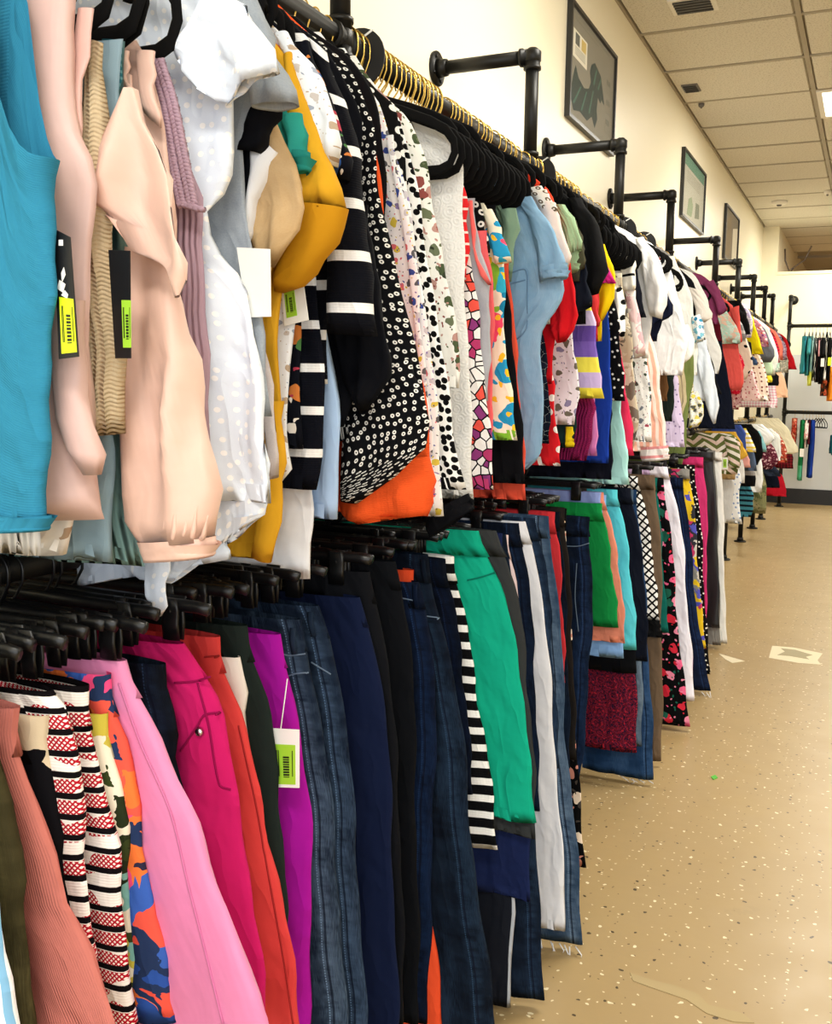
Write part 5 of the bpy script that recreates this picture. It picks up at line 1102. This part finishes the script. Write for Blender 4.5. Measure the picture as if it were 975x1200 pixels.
cols = [('black_velvet_party_top', 'black glossy party top beside the coral romper', sol('1a1a1c'), [(868, 352), (876, 372), (880, 392)], 7.75),
 ('lilac_white_ruffle_top', 'lilac and white ruffled top high beside the black party top', M('blotch', 40, 'c9bce0', 'f2f0f4', 'a89ac8'), [(872, 356), (882, 372), (880, 400)], 7.9),
 ('grey_bear_tee', 'pale grey printed tee with a round motif', M('dots', 'c9cacb', '8f9294', 16, .3, .2), [(864, 370), (872, 385), (874, 400)], 7.5),
 ('cream_bow_dress', 'cream dress with a small black bow', M('dots', 'f0dccb', '1a1a1a', 14, .14, .3), [(870, 385), (878, 405), (882, 430), (874, 445)], 7.8),
 ('black_ruffle_vest', 'short black vest above the denim pinafore', sol('17171a'), [(872, 398), (880, 402), (882, 425)], 7.9),
 ('denim_pinafore', 'small denim blue pinafore', sol('3a4f70'), [(876, 415), (886, 420), (888, 428)], 8.0),
 ('sunny_yellow_dress', 'sunny yellow small dress', sol('f4dc16'), [(881, 370), (886, 385), (892, 405), (895, 415)], 8.15),
 ('heart_print_leggings', 'cream leggings dotted with brown hearts', M('dots', 'f2e2d2', '7a3a30', 34, .2, .3), [(884, 400), (896, 430), (900, 455), (904, 474)], 8.3),
 ('pink_star_tunic', 'pale pink starry tunic behind the heart leggings', M('dots', 'f0cfcc', 'c05868', 40, .18, .7), [(876, 420), (884, 440), (892, 470)], 8.2),
 ('rust_floral_blouse', 'rust and purple floral top', M('floral', 'b87a8c', 30, .3, 'c84a2c', 'f0e0d0', '6a3a7c'), [(890, 378), (898, 392), (902, 410)], 8.5),
 ('slate_pinafore', 'slate grey pinafore dress', sol('62666c'), [(896, 385), (902, 398), (908, 418), (900, 428)], 8.7),
 ('white_smock', 'white smock with narrow straps beside the slate pinafore', sol('ecefe8'), [(899, 382), (906, 395), (912, 418), (908, 440)], 8.9),
 ('pale_green_tee', 'pale green tee over yellow shorts', sol('c2dcb8'), [(900, 415), (906, 428), (904, 440)], 8.75),
 ('lemon_shorts', 'lemon yellow shorts hanging low', sol('ecdc3a'), [(899, 428), (904, 440), (905, 448)], 8.8),
 ('crimson_striped_romper', 'crimson romper with darker red stripes beside the white smock', M('hstripe', 'c02038', '8a1428', .02, .5), [(906, 390), (912, 405), (914, 425)], 9.2),
 ('mint_lace_dress', 'mint and white lace dress', M('blotch', 40, 'cfe6da', 'f2f2ea', 'a8cbb8'), [(908, 400), (913, 420), (915, 440)], 9.3),
 ('black_bow_skirt', 'small black skirt at the end of the mint lace dress', sol('141416'), [(908, 436), (913, 442), (912, 452)], 9.5),
 ('peach_tulle_dress', 'peach tulle dress, lowest near the end of the distant rail', sol('f0c09c'), [(912, 430), (920, 445), (924, 466)], 9.9),
 ('gingham_pink_top', 'pink gingham hem under the peach tulle dress', M('plaid', 'f4eef0', 'e09ab0', 50), [(906, 440), (910, 460), (911, 478)], 9.6),
 ('purple_grey_blouse', 'purple-grey patterned blouse just before the back-wall post', M('floral', '9a8a9c', 34, .3, '6a3a5c', 'd0b8c8'), [(914, 392), (921, 405), (922, 425)], 10.3),
 ('salmon_cross_back_dress', 'salmon dress with crossed straps', sol('e87a64'), [(908, 388), (916, 400), (918, 425)], 10.0),
 ('grey_floral_romper', 'grey-green floral romper near the back-wall post', M('floral', 'a8a898', 34, .3, '6a6a5c', 'd8d0c0'), [(916, 400), (923, 420), (924, 440)], 10.8),
 ('scarlet_a_line_dress', 'scarlet flared dress, the last thing before the back-wall post', sol('c41a24'), [(920, 395), (928, 415), (934, 433)], 11.4)]
for nm, lb, mt, pt, yy in cols: kid(nm, lb, 'clothing', mt, pt, yy)
for i, yy in enumerate(np.linspace(7.1, 7.7, 9)): 
    hanger('v', RX, yy * K, RZU, 'bare black hanger bunched above the coral romper on the distant rack', 'bare hangers on the distant upper rail', (i % 3 - 1) * .05).scale = (.8, 1, 1)
for i, yy in enumerate(np.linspace(8.0, 12.4, 26)):
    hanger('v', RX, yy * K, RZU, 'bare black hanger further along the distant upper rail', 'bare hangers along the distant upper rail', (i % 3 - 1) * .06).scale = (.72, 1, .9)
for i, yy in enumerate(np.linspace(7.3, 12.3, 34)):
    hanger('v', RX, yy * K, RZL, 'bare black hanger crowded on the distant lower rail', 'bare hangers on the distant lower rail', (i % 3 - 1) * .06).scale = (.72, 1, .8)
G('green_striped_sweater', 'olive, white and pink chevron striped small sweater with a price tag', 'knitwear', 6.95, [
    ('body', M('chevron', .085, '6a7440', 'f0e8e0', '5a6436', 'e8d0c8'), [(856, 508), (866, 516), (868, 540), (864, 556)], dict(hwmax=.14, th=.02)),
    ('sleeve', M('chevron', .085, '6a7440', 'f0e8e0', '5a6436', 'e8d0c8'), [(848, 512, 860, 510), (852, 530, 867, 528), (854, 548, 867, 548)], dict(dy=-.02))], LG2, 'v', RZL, HK + ' below', 'small hangers on the distant lower rail', True, .72)
o = bpy.data.objects['green_striped_sweater']
price_tag(o, 6.95 * K, (RX, 6.95 * K, RZL), [(845, 536), (853, 536), (853, 550), (845, 550)], -.06, CARDW, STG, (.3, .8, .15, .85))
low = [('tan_cuffed_trousers', 'tan small trousers just below the chevron sweater', 'trousers', sol('c8a878'), [(850, 540), (862, 550), (862, 562)], 7.05, 'body'),
 ('light_grey_joggers', 'light grey joggers beside the winter white trousers', 'trousers', sol('cfcfd0'), [(850, 545), (860, 565), (859, 590), (856, 612)], 7.1, 'trousers'),
 ('mustard_yellow_cardigan', 'mustard yellow small cardigan right of the chevron sweater', 'cardigan', sol('e0b040'), [(862, 506), (870, 520), (876, 534), (866, 540)], 7.4, 'body'),
 ('white_blue_star_pyjamas', 'white pyjamas with pale blue stars, one leg swinging out', 'pyjamas', M('dots', 'eef1f6', '8aa4d0', 34, .2, .7), [(862, 535), (868, 560), (866, 590), (870, 614)], 7.5, 'trousers'),
 ('cobalt_small_jacket', 'cobalt blue small jacket near the wire hook', 'jacket', sol('3c54a0'), [(868, 498), (874, 508), (874, 530)], 7.7, 'body'),
 ('yellow_white_striped_tee', 'yellow and white striped small tee', 'shirt', M('hstripe', 'f2efe4', 'e0c84a', .03, .4), [(874, 502), (882, 516), (886, 530)], 7.9, 'body'),
 ('pink_edge_shirt', 'dusty pink small shirt below the mustard cardigan', 'shirt', sol('e6a49c'), [(868, 520), (877, 535), (880, 548)], 7.8, 'body'),
 ('white_polo_small', 'white small polo hanging straight under the mustard cardigan', 'shirt', sol('eeeeec'), [(864, 525), (872, 545), (873, 566)], 7.6, 'body'),
 ('slate_blue_hoodie', 'slate blue small hoodie', 'hoodie', sol('51617c'), [(878, 515), (884, 530), (887, 552)], 8.1, 'body'),
 ('black_puffer', 'black small coat with rounded shoulders', 'coat', sol('141416'), [(880, 497), (890, 508), (894, 530), (888, 545)], 8.3, 'body'),
 ('grey_black_shorts', 'black and grey shorts above the teal striped leggings', 'shorts', M('hstripe', '1a1a1e', '8a8480', .12, .4), [(876, 545), (886, 556), (885, 570)], 8.25, 'body'),
 ('teal_striped_leggings', 'teal and black striped small leggings', 'leggings', M('hstripe', '3f8296', '182430', .033, .42), [(879, 568), (883, 580), (882, 600), (880, 606)], 8.35, 'body'),
 ('teal_baby_top', 'soft teal small top between the black coat and the white bib tee', 'top', sol('7fb4b8'), [(890, 505), (897, 520), (898, 530)], 8.7, 'body'),
 ('white_bib_tee', 'white small tee with a spread collar', 'shirt', sol('f4f4f2'), [(893, 497), (902, 505), (908, 514), (900, 522)], 8.9, 'body'),
 ('white_long_leggings', 'white small trousers flaring over a black band', 'trousers', sol('eeefef'), [(890, 530), (894, 550), (893, 577)], 8.8, 'body'),
 ('plum_floral_dress', 'plum small dress with pale blossoms', 'dress', M('floral', '5a2030', 26, .28, 'c8a0a4', '7a3848'), [(898, 515), (908, 525), (912, 542), (904, 550)], 9.2, 'body'),
 ('white_striped_edge_shirt', 'white shirt with a thin green edge beside the plum dress', 'shirt', sol('e9ece6'), [(904, 502), (914, 512), (915, 540)], 9.5, 'body'),
 ('rust_floral_small_dress', 'rust red floral small dress', 'dress', M('floral', 'b04834', 26, .28, 'e8c8b0', '7a2a24'), [(908, 505), (920, 520), (923, 545)], 9.8, 'body'),
 ('navy_denim_shorts', 'navy shorts low below the plum dress', 'shorts', sol('2c3444'), [(898, 540), (914, 552), (916, 562)], 9.4, 'body'),
 ('camouflage_trousers', 'khaki camouflage trousers reaching towards a floor foot', 'trousers', M('blotch', 20, '7a7a54', '5a6040', '948e6a', '6a6a4a'), [(893, 545), (898, 570), (898, 590), (897, 602)], 9.1, 'trousers'),
 ('crimson_red_skirt', 'crimson red skirt at the bottom by the back wall', 'skirt', sol('b8182a'), [(905, 545), (918, 560), (922, 582)], 10.6, 'body'),
 ('black_midnight_trousers', 'midnight blue shorts above the crimson skirt', 'shorts', sol('14182a'), [(903, 545), (912, 560), (914, 572)], 10.0, 'body'),
 ('cream_long_coat', 'cream small coat with a green inner edge and a long sleeve', 'coat', sol('efe8c8'), [(912, 490), (922, 500), (930, 515), (936, 530), (928, 532)], 10.8, 'body'),
 ('burgundy_plaid_dress', 'burgundy plaid small dress beside the cream coat', 'dress', M('plaid', '7a1c28', '3a1418', 40), [(918, 510), (928, 530), (930, 552)], 11.6, 'body')]
for nm, lb, ct, mt, pt, yy, kd in low:
    kid(nm, lb, ct, mt, pt, yy, False, kind=kd)

# ------------------------------------------------------------------ clothes on the back-wall rack (rail runs left to right)
def back_item(name, label, cat, mat, px0, pyt, px1, pyb, upper, kind='top', tagged=False, pr=None):
    z = BZU if upper else BZL; xc = ony(px0 + (px1 - px0) / 2, pyt, BY)[0]; zt = ony(px0, pyt, BY)[1]; zb = ony(px0, pyb, BY)[1]; w = ony(px1, pyt, BY)[0] - ony(px0, pyt, BY)[0]
    org = (xc, BY, z); e = empty(name, org); SEED[0] += 1
    # hanging across the rail: width along y, thin in x, slightly turned
    hw = .15; rows = np.array([(-hw * .55, zt - z, hw * .55, zt - z), (-hw, zt - z - .06, hw, zt - z - .06), (-hw * .92, (zt + zb) / 2 - z, hw * .92, (zt + zb) / 2 - z), (-hw * (1.1 if kind == 'dress' else .95), zb - z, hw * (1.1 if kind == 'dress' else .95), zb - z)])
    V, Fc, UV = cloth_loft(catmull(rows, 14), 0, max(.012, w * .42), .01, .08, SEED[0], na=18)
    V = [(b, a, c) for a, b, c in V]
    o = link_mesh('body', V, [f[::-1] for f in Fc], mat, e, UV)
    if kind == 'top':
        for s in (-1, 1):
            r2 = np.array([(-.035, 0, .035, 0), (-.045, -.16, .03, -.16)]); V, Fc, UV = cloth_loft(catmull(r2, 6), 0, .018, .003, .05, SEED[0], na=12)
            V = [(b, s * (.13 + a * .6 + (-c) * .2), c + zt - z - .03) for a, b, c in V]; link_mesh('sleeve', V, Fc, mat, e, UV)
    if tagged: MB().box(-w * .4, w * .4, -hw - .03, -hw - .029, (zt + zb) / 2 - z - .06, (zt + zb) / 2 - z + .02).build('price_tag', pr or STG, e, False)
    e.rotation_euler = (0, 0, .1)
    tag(e, label, cat, 'clothes on the back-wall rack, ' + ('upper' if upper else 'lower') + ' rail')
    h = hanger('v', xc, BY, z, 'small hanger on the back-wall rack, ' + ('upper' if upper else 'lower') + ' rail', 'hangers on the back-wall rack, ' + ('upper' if upper else 'lower') + ' rail', math.pi / 2 + .1); h.scale = (.66, 1, .9)
bu = [('magenta_teal_top', 'teal top over magenta shorts, leftmost on the back-wall upper rail', M('multistripe', .9, '2c8090', '2c8090', 'c02878'), 940, 394, 946, 438, 'dress'),
 ('sky_teal_outfit', 'teal green small outfit, second on the back-wall upper rail', sol('3f8f96'), 946, 394, 950, 440, 'top'),
 ('ice_blue_outfit', 'ice blue outfit with a lime tail, third on the back-wall upper rail', M('multistripe', .55, 'a8d0cc', '9ac4c8', 'd8e060'), 950, 394, 954, 452, 'dress'),
 ('black_white_striped_leggings', 'black and white striped leggings, fourth on the back-wall upper rail', M('vstripe', '16161a', 'eeeeea', .03, .3), 954, 396, 958, 446, 'dress'),
 ('black_sporty_top', 'black sporty top with a pink edge in the middle of the back-wall upper rail', M('vstripe', '17171a', 'd8a0a8', .06, .15), 958, 396, 963, 448, 'top'),
 ('tagged_black_set', 'black set with a pale tag on the back-wall upper rail', sol('1b1b1d'), 962, 396, 967, 450, 'top'),
 ('white_black_set', 'white and black set near the right edge on the back-wall upper rail', M('vstripe', 'f0f0ee', '17171a', .05, .5), 966, 396, 971, 446, 'dress'),
 ('lime_tagged_black_top', 'black top with a lime tag at the right edge on the back-wall upper rail', sol('121214'), 970, 396, 975, 448, 'top'),
 ('orange_flame_trousers', 'orange bottoms hanging low at the right edge of the photo', sol('f0902a'), 971, 430, 978, 470, 'dress'),
 ('brown_bundle', 'dark brown and rust bundle beside the orange bottoms', M('blotch', 20, '4a2a1c', 'a84a2c', '2a1a14'), 962, 440, 971, 464, 'dress')]
for i, (nm, lb, mt, a, b, c, d, k) in enumerate(bu): back_item(nm, lb, 'clothing', mt, a, b, c, d, True, k, 'tag' in lb, STY if 'lime' in lb else CARDW)
for nm, lb, mt, x0, x1, z0, z1, dy in (): pass
bl = [('red_print_small_dress', 'red patterned dress, leftmost on the back-wall lower rail', M('floral', 'b83a2c', 24, .3, 'e8b090', '6a1a18'), 928, 490, 935, 528, 'dress'),
 ('emerald_outfit', 'emerald green outfit with a price tag on the back-wall lower rail', M('multistripe', .7, '1c7a48', '1c7a48', '4fae88'), 938, 492, 944, 562, 'dress'),
 ('white_edge_tee', 'white and pink tee on the back-wall lower rail', M('blotch', 20, 'f0ece8', 'd8a0a0'), 943, 492, 947, 524, 'top'),
 ('maroon_thin_top', 'maroon top left of the royal blue dress on the back-wall lower rail', sol('5a1a28'), 947, 492, 950, 520, 'dress'),
 ('royal_blue_small_dress', 'royal blue dress, longest on the back-wall lower rail', sol('1c3c9c'), 949, 492, 956, 559, 'dress')]
for nm, lb, mt, a, b, c, d, k in bl: back_item(nm, lb, 'clothing', mt, a, b, c, d, False, k, 'tag' in lb, CARDW)
x, z = ony(974, 512, BY)
back_item('teal_small_top', 'teal top cut by the right edge, on the back-wall lower rail', 'clothing', sol('2c7a86'), 973, 510, 980, 530, False)
for i, px in enumerate((957, 960, 963, 966)):
    xx = ony(px, 483, BY)[0]; hanger('v', xx, BY, BZL, 'bare hanger right of the royal blue dress on the back-wall lower rail', 'bare hangers on the back-wall lower rail', math.pi / 2 + .3).scale = (.66, 1, .8)
# roof hook seen over the back wall
x, z = ony(930, 322, YB + .06)
e = empty('wire_hook', (x, YB + .06, 2.98 * K + .03)); dk = plain('dark_wire', '4a3a2c', .5)
MB().tube([(-.10, 0, .24), (-.09, 0, .12), (-.05, 0, .02), (0, 0, .05)], .008, 6).build('prong', dk, e); MB().tube([(.16, 0, .26), (.10, 0, .12), (0, 0, .05), (-.03, 0, .0)], .008, 6).build('prong', dk, e)
tag(e, 'dark twisted wire hook standing on top of the back partition', 'hook')
